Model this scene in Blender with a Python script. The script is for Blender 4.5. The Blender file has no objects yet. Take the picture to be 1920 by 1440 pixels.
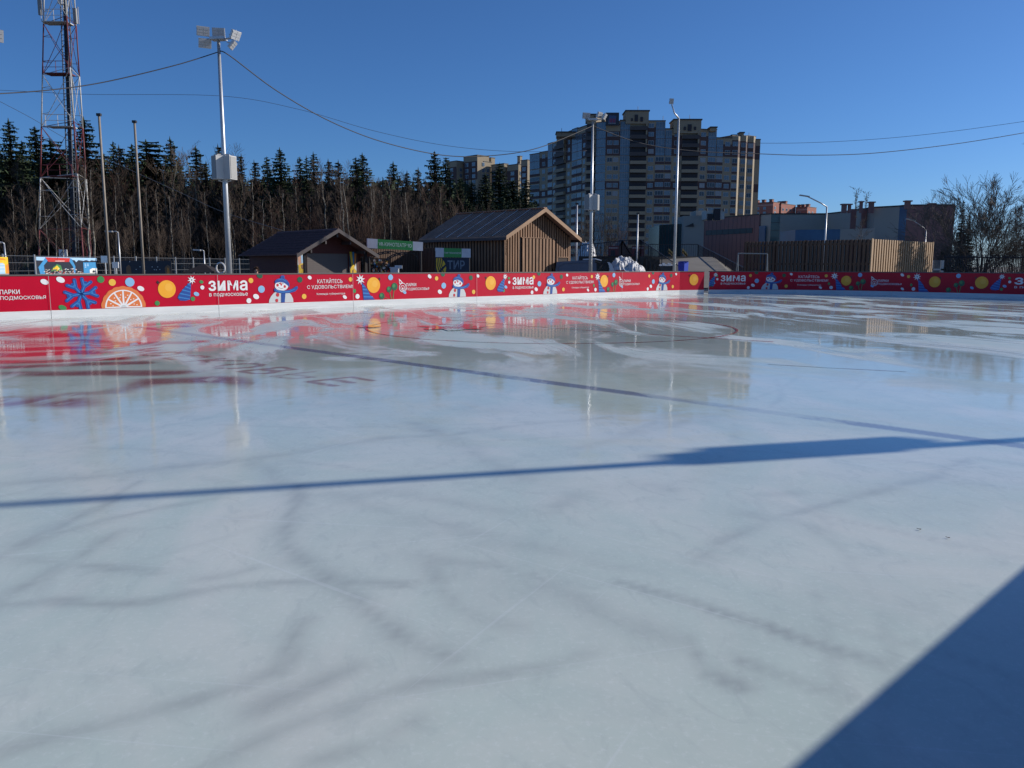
import bpy, bmesh, math, random
import numpy as np
from mathutils import Vector, Matrix

C = bpy.context.scene.collection
SC = bpy.context.scene
rad = math.radians

# ---------------------------------------------------------------- camera
F_PX, PITCH, ROLL, CAM_H = 1530.0, 8.26, 0.13, 1.5
cam_d = bpy.data.cameras.new('camera')
cam = bpy.data.objects.new('camera', cam_d)
C.objects.link(cam)
cam_d.sensor_width = 36.0
cam_d.lens = F_PX / 1920 * 36.0
cam_d.clip_start = 0.05
cam_d.clip_end = 6000
ROT = (Matrix.Rotation(rad(90 - PITCH), 4, 'X') @ Matrix.Rotation(rad(ROLL), 4, 'Z'))
cam.matrix_world = Matrix.Translation((0, 0, CAM_H)) @ ROT
SC.camera = cam

# ---------------------------------------------------------------- light
SUN_EL = 22.3
SUN_H = Vector((0.967, 0.255, 0)).normalized()          # horizontal direction towards the sun
SUN_DIR = Vector((SUN_H.x * math.cos(rad(SUN_EL)), SUN_H.y * math.cos(rad(SUN_EL)), math.sin(rad(SUN_EL))))
w = bpy.data.worlds.new("World")
SC.world = w
w.use_nodes = True
nt = w.node_tree
nt.nodes.clear()
sky = nt.nodes.new('ShaderNodeTexSky')
sky.sky_type = 'NISHITA'
sky.sun_disc = False
sky.sun_elevation = rad(SUN_EL)
sky.sun_rotation = math.atan2(SUN_H.x, SUN_H.y)
sky.air_density = 1.0
sky.dust_density = 1.5
sky.ozone_density = 10.0
sky.altitude = 1500
bg = nt.nodes.new('ShaderNodeBackground')
bg.inputs['Strength'].default_value = 0.11
wo = nt.nodes.new('ShaderNodeOutputWorld')
nt.links.new(sky.outputs[0], bg.inputs[0])
nt.links.new(bg.outputs[0], wo.inputs[0])
sun_d = bpy.data.lights.new('sun', 'SUN')
sun_d.energy = 5.0
sun_d.angle = rad(0.53)
sun_d.color = (1.0, 0.93, 0.84)
sun = bpy.data.objects.new('sun', sun_d)
C.objects.link(sun)
sun.rotation_euler = SUN_DIR.to_track_quat('Z', 'Y').to_euler()
sun.location = (60, 20, 60)
SC.view_settings.view_transform = 'Standard'
SC.view_settings.look = 'None'
SC.view_settings.exposure = 0.0
SC.view_settings.gamma = 1.0

# ---------------------------------------------------------------- helpers
RM = ROT.to_3x3()
def ray(u, v):
    return RM @ Vector(((u - 960) / F_PX, (720 - v) / F_PX, -1.0))
def G(u, v, z=0.0):
    d = ray(u, v)
    return Vector((0, 0, CAM_H)) + d * ((z - CAM_H) / d.z)
def D(u, v, Y):
    d = ray(u, v)
    return Vector((0, 0, CAM_H)) + d * (Y / d.y)
def K(u, v):
    d = ray(u, v)
    return d.x / d.y
def proj(P):
    q = RM.transposed() @ (Vector(P) - Vector((0, 0, CAM_H)))
    return 960 + F_PX * q.x / -q.z, 720 - F_PX * q.y / -q.z
def zat(v, Y, u=960):
    return D(u, v, Y).z
E1 = Vector((0.722, 0.692, 0))      # along the long side of the rink, away from the camera
E2 = Vector((0.692, -0.722, 0))     # across the rink, towards the camera
UP = Vector((0, 0, 1))
def solve_len(P, d, u, v):
    k = K(u, v)
    return (k * P.y - P.x) / (d.x - k * d.y)

class MB:
    def __init__(s):
        s.v = []; s.f = []; s.m = []
    def poly(s, pts, m=0):
        n = len(s.v)
        s.v += [tuple(p) for p in pts]
        s.f.append(tuple(range(n, n + len(pts)))); s.m.append(m)
    def box(s, o, a, b, c, m=0):
        o = Vector(o); a = Vector(a); b = Vector(b); c = Vector(c)
        n = len(s.v)
        for k in (o, o + a, o + a + b, o + b, o + c, o + a + c, o + a + b + c, o + b + c):
            s.v.append(tuple(k))
        for q in ((0, 3, 2, 1), (4, 5, 6, 7), (0, 1, 5, 4), (1, 2, 6, 5), (2, 3, 7, 6), (3, 0, 4, 7)):
            s.f.append(tuple(n + i for i in q)); s.m.append(m)
    def cbox(s, c, sx, sy, sz, m=0, ax=None):
        ax = ax or (Vector((1, 0, 0)), Vector((0, 1, 0)), UP)
        a, b, d = ax[0] * sx, ax[1] * sy, ax[2] * sz
        s.box(Vector(c) - a / 2 - b / 2 - d / 2, a, b, d, m)
    def tube(s, pts, r, n=8, m=0, cap=True):
        pts = [Vector(p) for p in pts]
        if not isinstance(r, (list, tuple)): r = [r] * len(pts)
        base = len(s.v)
        prev = None
        for i, p in enumerate(pts):
            if i == 0: t = pts[1] - p
            elif i == len(pts) - 1: t = p - pts[i - 1]
            else: t = pts[i + 1] - pts[i - 1]
            if t.length < 1e-9: t = Vector((0, 0, 1))
            t = t.normalized()
            ref = Vector((0, 0, 1)) if abs(t.z) < 0.9 else Vector((1, 0, 0))
            x = t.cross(ref).normalized(); y = t.cross(x).normalized()
            for k in range(n):
                a = 2 * math.pi * k / n
                s.v.append(tuple(p + (x * math.cos(a) + y * math.sin(a)) * r[i]))
        for i in range(len(pts) - 1):
            for k in range(n):
                a = base + i * n + k; b = base + i * n + (k + 1) % n
                s.f.append((a, b, b + n, a + n)); s.m.append(m)
        if cap:
            s.f.append(tuple(base + k for k in range(n))[::-1]); s.m.append(m)
            s.f.append(tuple(base + (len(pts) - 1) * n + k for k in range(n))); s.m.append(m)
    def build(s, name, mats, parent=None, smooth=False, loc=None):
        me = bpy.data.meshes.new(name)
        off = Vector((0, 0, 0))
        q = parent
        while q is not None:
            off += q.location; q = q.parent
        if loc is not None: off = Vector(loc)
        vs = [(x - off.x, y - off.y, z - off.z) for x, y, z in s.v]
        me.from_pydata(vs, [], s.f)
        if not isinstance(mats, (list, tuple)): mats = [mats]
        for k in mats: me.materials.append(k)
        me.polygons.foreach_set('material_index', s.m)
        if smooth: me.polygons.foreach_set('use_smooth', [True] * len(s.f))
        me.update()
        o = bpy.data.objects.new(name, me)
        if parent: o.parent = parent
        if loc is not None: o.location = loc
        C.objects.link(o)
        return o

def tag(o, label=None, cat=None, group=None, kind=None):
    if label: o['label'] = label
    if cat: o['category'] = cat
    if group: o['group'] = group
    if kind: o['kind'] = kind
    return o
def thing(name, label, cat, loc=(0, 0, 0), group=None):
    o = bpy.data.objects.new(name, None)
    o.empty_display_size = 0.2
    C.objects.link(o); o.location = loc
    return tag(o, label, cat, group)
def copy_tree(o, parent=None):
    c = o.copy(); C.objects.link(c)
    if parent: c.parent = parent
    for ch in list(o.children): copy_tree(ch, c)
    return c

# ---------------------------------------------------------------- materials
def mat(name, col, rough=0.7, metal=0.0, var=0.0, scale=3.0, bump=0.0, bscale=None, spec=0.5, stretch=None, col2=None, coat=0.0):
    m = bpy.data.materials.new(name); m.use_nodes = True
    n = m.node_tree.nodes; l = m.node_tree.links
    b = n['Principled BSDF']
    b.inputs['Base Color'].default_value = (*col, 1)
    b.inputs['Roughness'].default_value = rough
    b.inputs['Metallic'].default_value = metal
    b.inputs['Specular IOR Level'].default_value = spec
    b.inputs['Coat Weight'].default_value = coat
    if var or bump or col2:
        tc = n.new('ShaderNodeTexCoord'); mp = n.new('ShaderNodeMapping')
        l.new(tc.outputs['Object'], mp.inputs[0])
        if stretch: mp.inputs['Scale'].default_value = stretch
        nz = n.new('ShaderNodeTexNoise'); nz.inputs['Scale'].default_value = scale
        nz.inputs['Detail'].default_value = 6; nz.inputs['Roughness'].default_value = 0.65
        l.new(mp.outputs[0], nz.inputs['Vector'])
        if var or col2:
            r = n.new('ShaderNodeValToRGB')
            r.color_ramp.elements[0].position = 0.3; r.color_ramp.elements[1].position = 0.7
            c2 = col2 or tuple(min(1, x * (1 + var)) for x in col)
            c1 = col if col2 else tuple(x * (1 - var) for x in col)
            r.color_ramp.elements[0].color = (*c1, 1); r.color_ramp.elements[1].color = (*c2, 1)
            l.new(nz.outputs[0], r.inputs[0]); l.new(r.outputs[0], b.inputs['Base Color'])
        if bump:
            bp = n.new('ShaderNodeBump'); bp.inputs['Strength'].default_value = bump
            bp.inputs['Distance'].default_value = 0.02
            if bscale:
                nz2 = n.new('ShaderNodeTexNoise'); nz2.inputs['Scale'].default_value = bscale
                l.new(mp.outputs[0], nz2.inputs['Vector']); l.new(nz2.outputs[0], bp.inputs['Height'])
            else: l.new(nz.outputs[0], bp.inputs['Height'])
            l.new(bp.outputs[0], b.inputs['Normal'])
    return m

M = {}
M['galv'] = mat('galvanised_steel', (0.5, 0.51, 0.52), 0.42, 0.55, 0.12, 2.0)
M['speaker'] = mat('speaker_grey', (0.5, 0.49, 0.47), 0.6, 0, 0.05, 5)
M['grille'] = mat('speaker_grille', (0.27, 0.27, 0.26), 0.6, 0, 0.1, 30)
M['black'] = mat('black_paint', (0.02, 0.02, 0.022), 0.5)
M['rust'] = mat('rusty_steel', (0.2, 0.17, 0.14), 0.7, 0.2, 0.3, 1.5, col2=(0.33, 0.29, 0.24))
M['cable'] = mat('cable_black', (0.025, 0.025, 0.03), 0.6)
M['cable_grey'] = mat('cable_grey', (0.14, 0.15, 0.17), 0.6)
M['white'] = mat('white_paint', (0.75, 0.75, 0.74), 0.5, 0, 0.05, 3)
M['lampface'] = mat('lamp_lens', (0.42, 0.43, 0.45), 0.3, 0, 0.1, 20)
M['towred'] = mat('tower_red', (0.15, 0.03, 0.035), 0.6, 0, 0.3, 1)
M['towwhite'] = mat('tower_white', (0.5, 0.5, 0.48), 0.6, 0, 0.12, 1)
M['towdark'] = mat('tower_dark', (0.03, 0.04, 0.055), 0.5, 0.2, 0.3, 2)

# ---------------------------------------------------------------- ice
def ice_mat(name, paint=None, amt=1.0):
    m = bpy.data.materials.new(name); m.use_nodes = True
    n = m.node_tree.nodes; l = m.node_tree.links
    b = n['Principled BSDF']
    geo = n.new('ShaderNodeNewGeometry')
    def noise(scale, detail=4, rough=0.55, dist=0.0, stretch=None):
        z = n.new('ShaderNodeTexNoise'); z.inputs['Scale'].default_value = scale
        z.inputs['Detail'].default_value = detail; z.inputs['Roughness'].default_value = rough
        z.inputs['Distortion'].default_value = dist
        if stretch:
            mp = n.new('ShaderNodeMapping'); mp.vector_type = 'TEXTURE'; mp.inputs['Scale'].default_value = tuple(1 / k for k in stretch)
            mp.inputs['Rotation'].default_value = (0, 0, rad(12))
            l.new(geo.outputs['Position'], mp.inputs[0]); l.new(mp.outputs[0], z.inputs['Vector'])
        else: l.new(geo.outputs['Position'], z.inputs['Vector'])
        return z.outputs[0]
    def ramp(src, p0, p1, c0=0.0, c1=1.0):
        r = n.new('ShaderNodeMapRange'); r.interpolation_type = 'SMOOTHSTEP'
        r.inputs[1].default_value = p0; r.inputs[2].default_value = p1
        r.inputs[3].default_value = c0; r.inputs[4].default_value = c1
        l.new(src, r.inputs[0]); return r.outputs[0]
    def math_(op, a, b_):
        q = n.new('ShaderNodeMath'); q.operation = op
        for i, k in enumerate((a, b_)):
            if isinstance(k, (int, float)): q.inputs[i].default_value = k
            else: l.new(k, q.inputs[i])
        return q.outputs[0]
    def mix(fac, a, c):
        q = n.new('ShaderNodeMix'); q.data_type = 'RGBA'
        if isinstance(fac, (int, float)): q.inputs['Factor'].default_value = fac
        else: l.new(fac, q.inputs['Factor'])
        for i, k in ((6, a), (7, c)):
            if isinstance(k, tuple): q.inputs[i].default_value = (*k, 1)
            else: l.new(k, q.inputs[i])
        return q.outputs[2]
    # wet where value high
    wet_big = ramp(noise(0.16, 5, 0.6, 0.6, (1.0, 0.55, 1)), 0.43, 0.56)
    sep = n.new('ShaderNodeSeparateXYZ'); l.new(geo.outputs['Position'], sep.inputs[0])
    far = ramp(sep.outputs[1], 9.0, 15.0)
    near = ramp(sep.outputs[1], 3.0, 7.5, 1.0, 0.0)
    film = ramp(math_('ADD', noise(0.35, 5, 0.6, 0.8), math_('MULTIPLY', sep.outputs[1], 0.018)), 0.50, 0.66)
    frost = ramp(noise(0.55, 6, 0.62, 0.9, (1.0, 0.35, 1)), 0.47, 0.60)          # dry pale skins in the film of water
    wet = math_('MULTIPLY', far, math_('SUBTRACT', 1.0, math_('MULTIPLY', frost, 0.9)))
    wear_shadow = n.new('ShaderNodeAttribute'); wear_shadow.attribute_name = 'wear_shadow'
    fine = noise(2.2, 7, 0.65, 0.4)
    mott = noise(0.7, 6, 0.6, 1.0, (1, 0.6, 1))
    c = mix(ramp(mott, 0.35, 0.68), (0.54, 0.64, 0.585), (0.66, 0.70, 0.645))
    c = mix(math_('MULTIPLY', ramp(fine, 0.45, 0.75), 0.35), c, (0.45, 0.53, 0.50))
    c = mix(math_('MULTIPLY', ramp(noise(34.0, 6, 0.75), 0.5, 0.70), 0.30), c, (0.80, 0.85, 0.84))
    c = mix(math_('MULTIPLY', ramp(noise(5.5, 6, 0.7, 1.5, (1, 0.5, 1)), 0.50, 0.68), 0.28), c, (0.42, 0.49, 0.47))
    # wet zone is greyer: the water darkens the ice
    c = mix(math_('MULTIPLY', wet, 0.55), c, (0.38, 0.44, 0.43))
    c = mix(math_('MULTIPLY', wear_shadow.outputs['Fac'], 0.75), c, (0.34, 0.38, 0.37))
    if paint is None:
        for nm_, col_, k_ in (('stain_red', (0.42, 0.012, 0.04), .9), ('stain_dark', (0.24, 0.02, 0.05), .8), ('stain_blue', (0.12, 0.14, 0.27), .75)):
            at_ = n.new('ShaderNodeAttribute'); at_.attribute_name = nm_
            c = mix(math_('MULTIPLY', math_('MULTIPLY', ramp(at_.outputs['Fac'], 0.05, 0.75), ramp(math_('SUBTRACT', 1.0, frost), 0.0, 0.6, 0.45, 1.0)), k_), c, col_)
    # skate scratches
    for sc, ang, st in ((1.3, 17, (0.10, 7.0, 1)), (1.1, -38, (0.09, 6.0, 1)), (1.5, 62, (0.08, 6.5, 1)), (1.2, -8, (0.08, 8, 1))):
        mp = n.new('ShaderNodeMapping'); mp.vector_type = 'TEXTURE'; mp.inputs['Rotation'].default_value = (0, 0, rad(ang))
        mp.inputs['Scale'].default_value = tuple(1 / k for k in st)
        wv = n.new('ShaderNodeTexNoise'); wv.inputs['Scale'].default_value = sc; wv.inputs['Detail'].default_value = 5
        wv.inputs['Roughness'].default_value = 0.75; wv.inputs['Distortion'].default_value = 0.35
        l.new(geo.outputs['Position'], mp.inputs[0]); l.new(mp.outputs[0], wv.inputs['Vector'])
        s_ = ramp(wv.outputs[0], 0.63, 0.68)
        c = mix(math_('MULTIPLY', s_, 0.17), c, (0.78, 0.83, 0.86))
    if paint is not None:
        c = mix(math_('MULTIPLY', ramp(math_('ADD', math_('ADD', math_('MULTIPLY', fine, .5), math_('MULTIPLY', mott, .5)), math_('MULTIPLY', frost, -0.10)), 0.36, 0.52), amt), c, paint)
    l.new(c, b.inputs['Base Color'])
    # roughness
    dry = math_('MULTIPLY', math_('MULTIPLY', far, frost), 0.26)
    r = math_('ADD', dry, 0.05)
    r = math_('ADD', r, math_('MULTIPLY', math_('MULTIPLY', math_('SUBTRACT', 1.0, film), math_('SUBTRACT', 1.0, far)), 0.14))
    r = math_('ADD', r, math_('MULTIPLY', near, 0.06))
    r = math_('ADD', r, math_('MULTIPLY', ramp(mott, 0.3, 0.7), 0.03))
    l.new(r, b.inputs['Roughness'])
    b.inputs['IOR'].default_value = 1.31
    b.inputs['Specular IOR Level'].default_value = 0.5
    bp = n.new('ShaderNodeBump'); bp.inputs['Distance'].default_value = 0.006
    bp.inputs['Strength'].default_value = 0.5
    h = math_('ADD', noise(1.6, 3, 0.5), math_('MULTIPLY', noise(9.0, 3, 0.5), 0.12))
    l.new(h, bp.inputs['Height']); l.new(bp.outputs[0], b.inputs['Normal'])
    return m
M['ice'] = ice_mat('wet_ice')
M['ice_red'] = ice_mat('ice_paint_red', (0.42, 0.025, 0.05), 0.9)
M['ice_dred'] = ice_mat('ice_paint_dark_red', (0.26, 0.05, 0.08), 0.8)
M['ice_blue'] = ice_mat('ice_paint_blue', (0.16, 0.19, 0.33), 0.6)
M['ice_pink'] = ice_mat('ice_paint_faint_red', (0.35, 0.10, 0.12), 0.4)

A_FAR, B_L, RAD = 43.6, -25.6, 8.5
def AB(a, b, z=0.0): return E1 * a + E2 * b + UP * z
# perimeter of the rink: long far side, rounded corner, far end
CEN = AB(A_FAR - RAD, B_L + RAD)
def arc(th): return CEN - E2 * (RAD * math.cos(rad(th))) + E1 * (RAD * math.sin(rad(th)))
A_START = -22.0
B_NEAR = 0.42
run1 = [AB(A_START, B_L), AB(A_FAR - RAD, B_L), arc(11), arc(22.2)]
run2 = [arc(24.4), arc(41), arc(57.5), arc(74), arc(90), AB(A_FAR, B_NEAR - RAD)]
CEN2 = AB(A_FAR - RAD, B_NEAR - RAD)
for th in (18, 36, 54, 72, 90):
    run2.append(CEN2 + E1 * (RAD * math.cos(rad(th))) + E2 * (RAD * math.sin(rad(th))))
run3 = [run2[-1].copy(), AB(-18, B_NEAR)]

# wear tracks and one painted wire shadow, in picture pixels of the ground, turned into places on the ice
TR = [  # (ox, oy, width m, strength, pts)
 (0, 1000, .045, .8, [(0,815),(200,750),(400,700),(620,640),(800,600),(950,570),(1060,520),(1100,450),(1130,370),(1165,330)]),
 (0, 1000, .04, .9, [(0,270),(200,255),(400,270),(600,255),(800,215),(1000,195),(1230,185),(1400,185),(1520,190)]),
 (0, 1000, .06, 1., [(1130,-180),(1085,-120),(1075,-60),(1090,0),(1090,60),(1130,110),(1220,170),(1330,240),(1450,330),(1560,410),(1690,490)]),
 (0, 1000, .05, .8, [(510,-190),(450,-150),(330,-80),(200,-10),(70,50)]),
 (0, 1000, .05, .8, [(450,0),(350,60),(250,120),(150,180),(60,220),(0,270)]),
 (0, 1000, .035, .7, [(150,95),(300,120),(450,140),(620,150)]),
 (0, 1000, .04, .5, [(740,180),(860,165),(960,140)]),
 (0, 1000, .07, .8, [(950,670),(1070,620),(1200,570),(1330,510)]),
 (0, 1000, .05, .7, [(780,870),(950,790),(1150,690),(1350,630),(1600,570),(1760,555),(1920,535)]),
 (0, 1000, .045, .6, [(1170,860),(1350,800),(1500,750),(1570,710)]),
 (0, 1000, .06, .6, [(1600,80),(1640,180),(1680,270),(1760,310),(1920,360)]),
 (960, 1000, .035, 1., [(420,180),(600,230),(760,280),(1000,370),(1200,430),(1430,510)]),
 (960, 1000, .03, .8, [(650,400),(750,510),(900,590)]),
 (960, 1000, .03, .8, [(870,490),(1000,540),(1200,600),(1280,620)]),
 (960, 1000, .035, .7, [(0,530),(150,510),(250,480),(330,450)]),
 (960, 1000, .10, .6, [(-300,90),(-60,110),(100,170),(300,260),(400,330),(600,400)]),
 (960, 1000, .12, .5, [(-100,40),(60,40),(420,130),(560,150)]),
 (960, 540, .06, .6, [(690,1030),(780,950),(900,900),(1000,860),(1200,810),(1400,760),(1550,710),(1690,640)]),
 (960, 540, .10, .45, [(860,850),(1050,870),(1200,930)]),
 (960, 540, .12, .5, [(130,840),(180,800),(240,780)]),
 (960, 540, .09, .45, [(520,740),(600,765)]),
 (960, 540, .09, .4, [(900,780),(1060,770)]),
 (960, 540, .09, .35, [(20,845),(60,850)]),
 (960, 540, .16, .4, [(380,560),(560,520),(760,480)]),
 (960, 540, .14, .4, [(260,600),(420,560),(600,470)]),
 (0, 580, .10, .55, [(0,650),(300,630),(600,600),(900,565),(1200,525),(1450,485),(1700,470),(1920,440),(2300,400)]),  # soft shadow of an overhead wire, painted in with the tracks
 (0, 580, .12, .6, [(1540,425),(1700,490),(1780,550),(1900,600),(2000,640)]),
 (0, 580, .05, .7, [(0,930),(200,850),(400,790),(600,745),(800,710)]),
 (0, 580, .14, .5, [(940,580),(1000,610),(1060,650)]),
 (0, 580, .13, .5, [(1250,690),(1400,740),(1600,790),(1850,850)]),
 (0, 580, .05, .5, [(100,930),(300,960),(600,985)]),
 (0, 580, .12, .4, [(1340,700),(1500,680),(1920,760)]),
 (0, 580, .09, .35, [(1500,900),(1700,950),(1800,1020)]),
 (0, 580, .06, .4, [(740,630),(860,650)]), (0, 580, .07, .35, [(880,790),(960,780)]),
]
STROKES = [(1, 22, [(-300, 124), (0, 122), (150, 130)]), (0, 18, [(-300, 150), (60, 152), (250, 148)]), (0, 20, [(-300, 176), (100, 172), (300, 162)]),
 (0, 18, [(-300, 202), (150, 196), (410, 186)]), (1, 16, [(-300, 218), (200, 212), (490, 204)]), (1, 24, [(-300, 240), (250, 242), (560, 236), (680, 236)]),
 (1, 34, [(330, 316), (420, 306), (520, 282), (600, 270), (760, 268), (860, 278), (900, 292)]), (1, 50, [(-60, 352), (60, 350), (150, 338), (260, 344), (330, 354)]),
 (0, 26, [(-300, 96), (0, 92), (200, 96)]), (1, 12, [(300, 120), (420, 124), (540, 134)]), (0, 14, [(520, 124), (680, 126), (760, 122)])]
def build_ice():
    xs = np.concatenate([np.arange(-60, -22, 2.5), np.arange(-22, -9, 0.09), np.arange(-9, 9, 0.052), np.arange(9, 60, 2.5)])
    ys = np.concatenate([np.array([-30, -15, -6, -2, 0.5, 1.2]), np.arange(1.8, 13.0, 0.052), np.arange(13, 24.0, 0.08), np.arange(24, 60, 2.5)])
    X, Y = np.meshgrid(xs, ys)
    W = np.zeros_like(X)
    rs = np.random.RandomState(4)
    tab = rs.rand(256, 256)
    def vn(x, y):
        xi = np.floor(x).astype(int); yi = np.floor(y).astype(int); fx = x - xi; fy = y - yi
        fx = fx * fx * (3 - 2 * fx); fy = fy * fy * (3 - 2 * fy)
        g = lambda a, b: tab[a % 256, b % 256]
        return (g(xi, yi) * (1 - fx) + g(xi + 1, yi) * fx) * (1 - fy) + (g(xi, yi + 1) * (1 - fx) + g(xi + 1, yi + 1) * fx) * fy
    def fbm(x, y, o=4):
        return sum(vn(x * 2 ** k + 17 * k, y * 2 ** k + 5 * k) * .5 ** k for k in range(o)) / sum(.5 ** k for k in range(o)) - .5
    nz = fbm(X * 1.8, Y * 1.8, 3) * 1.5; nz2 = fbm(X * 1.3 + 40, Y * 1.3) * 3.0
    X0, Y0 = X, Y
    X = X0 + fbm(X0 * 1.6, Y0 * 1.6 + 70, 5) * .16; Y = Y0 + fbm(X0 * 1.6 + 30, Y0 * 1.6, 5) * .16
    extra = []
    for _ in range(46):      # faint arcs of skates
        a0 = rs.rand() * 6.28; R_ = 2.5 + rs.rand() * 9; cx, cy = rs.uniform(-8, 8), rs.uniform(2, 13); L_ = rs.uniform(1.5, 5.0) / R_
        ox_, oy_ = cx - math.cos(a0) * R_, cy - math.sin(a0) * R_
        extra.append((None, None, .016, rs.uniform(.12, .42), [Vector((ox_ + math.cos(a0 + L_ * (k / 10 - .5)) * R_, oy_ + math.sin(a0 + L_ * (k / 10 - .5)) * R_, 0)) for k in range(11)]))
    for ox, oy, wd, st, pts in TR + extra:
        g = [G(ox + a / 2, oy + b / 2) for a, b in pts] if ox is not None else pts
        d = np.full_like(X, 1e9)
        for p, q in zip(g[:-1], g[1:]):
            vx, vy = q.x - p.x, q.y - p.y
            t = np.clip(((X - p.x) * vx + (Y - p.y) * vy) / (vx * vx + vy * vy + 1e-9), 0, 1)
            d = np.minimum(d, np.hypot(X - p.x - t * vx, Y - p.y - t * vy))
        ww = wd * (.95 + 0.45 * nz + 0.35 * nz2)
        W = np.maximum(W, st * np.clip(0.85 + 0.30 * nz2, .25, 1.2) * (.42 * np.exp(-(d / np.maximum(ww * 2.0, .03)) ** 2) + .62 * np.exp(-(d / np.maximum(ww * .7, .035)) ** 2)))
    X, Y = X0, Y0
    blot = np.clip((fbm(X * 1.1 + 9, Y * .8 + 3, 5) - .07) * 3.2, 0, 1) * .35
    W = np.maximum(W * np.clip(.9 + fbm(X * 9, Y * 9) * 1.2, 0, 1.2), blot)
    W = np.clip(W, 0, 1)
    ny, nx = X.shape
    v = np.stack([X.ravel(), Y.ravel(), np.zeros(X.size)], 1)
    idx = np.arange(X.size).reshape(ny, nx)
    f = np.stack([idx[:-1, :-1].ravel(), idx[:-1, 1:].ravel(), idx[1:, 1:].ravel(), idx[1:, :-1].ravel()], 1)
    # keep cells inside the rink boards
    cx = X[:-1, :-1].ravel() + .5 * (X[:-1, 1:] - X[:-1, :-1]).ravel(); cy = Y[:-1, :-1].ravel() + .5 * (Y[1:, :-1] - Y[:-1, :-1]).ravel()
    a = cx * E1.x + cy * E1.y; b = cx * E2.x + cy * E2.y
    keep = (b < B_NEAR + 1.6) & (b > B_L - 1.5) & (a < A_FAR + 1.5) & (a > A_START - 2)
    f = f[keep]
    me = bpy.data.meshes.new('rink_ice')
    me.from_pydata(v.tolist(), [], f.tolist())
    at = me.attributes.new('wear_shadow', 'FLOAT', 'POINT')
    at.data.foreach_set('value', W.ravel().astype(np.float32))
    # red emblem frozen into the ice at the left: broad, half melted strokes
    PR = np.zeros_like(X); PD = np.zeros_like(X)
    XW = X + fbm(X * .9, Y * .9, 5) * .8; YW = Y + fbm(X * .8 + 11, Y * .8 + 31, 5) * .55
    for dark, th, pts in STROKES:
        best = np.zeros_like(X)
        for (xa, ya), (xb, yb) in zip(pts[:-1], pts[1:]):
            p, q = G(xa / 2, 580 + ya / 2), G(xb / 2, 580 + yb / 2)
            vx, vy = q.x - p.x, q.y - p.y
            t = np.clip(((XW - p.x) * vx + (YW - p.y) * vy) / (vx * vx + vy * vy), 0, 1)
            hw = th / 4 * np.maximum(p.y + (q.y - p.y) * t, 1) ** 2 / 2295
            dd = np.hypot(XW - p.x - t * vx, YW - p.y - t * vy) / hw
            best = np.maximum(best, np.clip(1.35 - dd, 0, 1))
        (PD if dark else PR)[:] = np.maximum(PD if dark else PR, best * np.clip(.75 + fbm(X * .7 + 5, Y * .7, 5) * 1.6, 0, 1))
    # small half melted lettering along the blue line
    p0, p1 = G(110, 640), G(640, 726); dl = (p1 - p0); ul = dl.normalized(); nl = Vector((-ul.y, ul.x, 0)) * .62
    ring = [(.5 + .42 * math.cos(k * math.pi / 5), .5 + .5 * math.sin(k * math.pi / 5)) for k in range(11)]
    FNT = {'П': [[(.1, 0), (.1, 1), (.9, 1), (.9, 0)]], 'О': [ring], 'Д': [[(.2, .1), (.35, 1), (.85, 1), (.85, .1)], [(0, -.1), (0, .1), (1, .1), (1, -.1)]],
           'М': [[(.05, 0), (.1, 1), (.5, .3), (.9, 1), (.95, 0)]], 'С': [ring[1:9]], 'К': [[(.1, 0), (.1, 1)], [(.9, 1), (.15, .5), (.9, 0)]],
           'В': [[(.1, 0), (.1, 1), (.7, .95), (.7, .55), (.1, .5)], [(.7, .55), (.9, .25), (.7, 0), (.1, 0)]], 'Ь': [[(.1, 1), (.1, 0), (.8, .05), (.85, .45), (.1, .5)]], 'Е': [[(.9, 1), (.1, 1), (.1, 0), (.9, 0)], [(.1, .5), (.8, .5)]]}
    word = 'ПОДМОСКОВЬЕ'
    XL = X + fbm(X * 1.4, Y * 1.4 + 50, 4) * .16; YL = Y + fbm(X * 1.4 + 23, Y * 1.4, 4) * .14
    for i_, ch in enumerate(word):
        for st_ in FNT[ch]:
            gp = [p0 + dl * ((i_ + .12 + .76 * a_) / len(word)) + nl * b_ for a_, b_ in st_]
            for p, q in zip(gp[:-1], gp[1:]):
                vx, vy = q.x - p.x, q.y - p.y
                t = np.clip(((XL - p.x) * vx + (YL - p.y) * vy) / (vx * vx + vy * vy + 1e-9), 0, 1)
                dd = np.hypot(XL - p.x - t * vx, YL - p.y - t * vy) / .075
                PD = np.maximum(PD, np.clip(1.3 - dd, 0, .5))
    # the broad blue line across the ice, worn and sunk under the surface
    PB = np.zeros_like(X); q0, q1 = G(300, 619), G(1900, 834); u0 = (q1 - q0).normalized(); q0 = q0 - u0 * 3.4
    al = (X - q0.x) * u0.x + (Y - q0.y) * u0.y; pe = np.abs(-(X - q0.x) * u0.y + (Y - q0.y) * u0.x + fbm(X * 2, Y * 2) * .03)
    PB = np.clip((.155 - pe) / .07, 0, 1) * (al > 0) * (al < (q1 - q0).length + 3) * np.clip(.95 + fbm(X * 1.1, Y * 1.1 + 9, 5) * 1.0, .55, 1) * np.clip((Y - 4) / 7, .6, 1)
    for nm_, P_ in (('stain_red', PR), ('stain_dark', PD), ('stain_blue', PB)):
        at = me.attributes.new(nm_, 'FLOAT', 'POINT'); at.data.foreach_set('value', P_.ravel().astype(np.float32))
    me.materials.append(M['ice']); me.update()
    o = bpy.data.objects.new('rink_ice', me); C.objects.link(o)
    return tag(o, kind='structure')
ICE = build_ice()
M['ground'] = mat('trodden_ground', (0.12, 0.115, 0.10), 0.9, 0, 0.3, 0.15, 0.3, 3, col2=(0.2, 0.19, 0.17))
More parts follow.
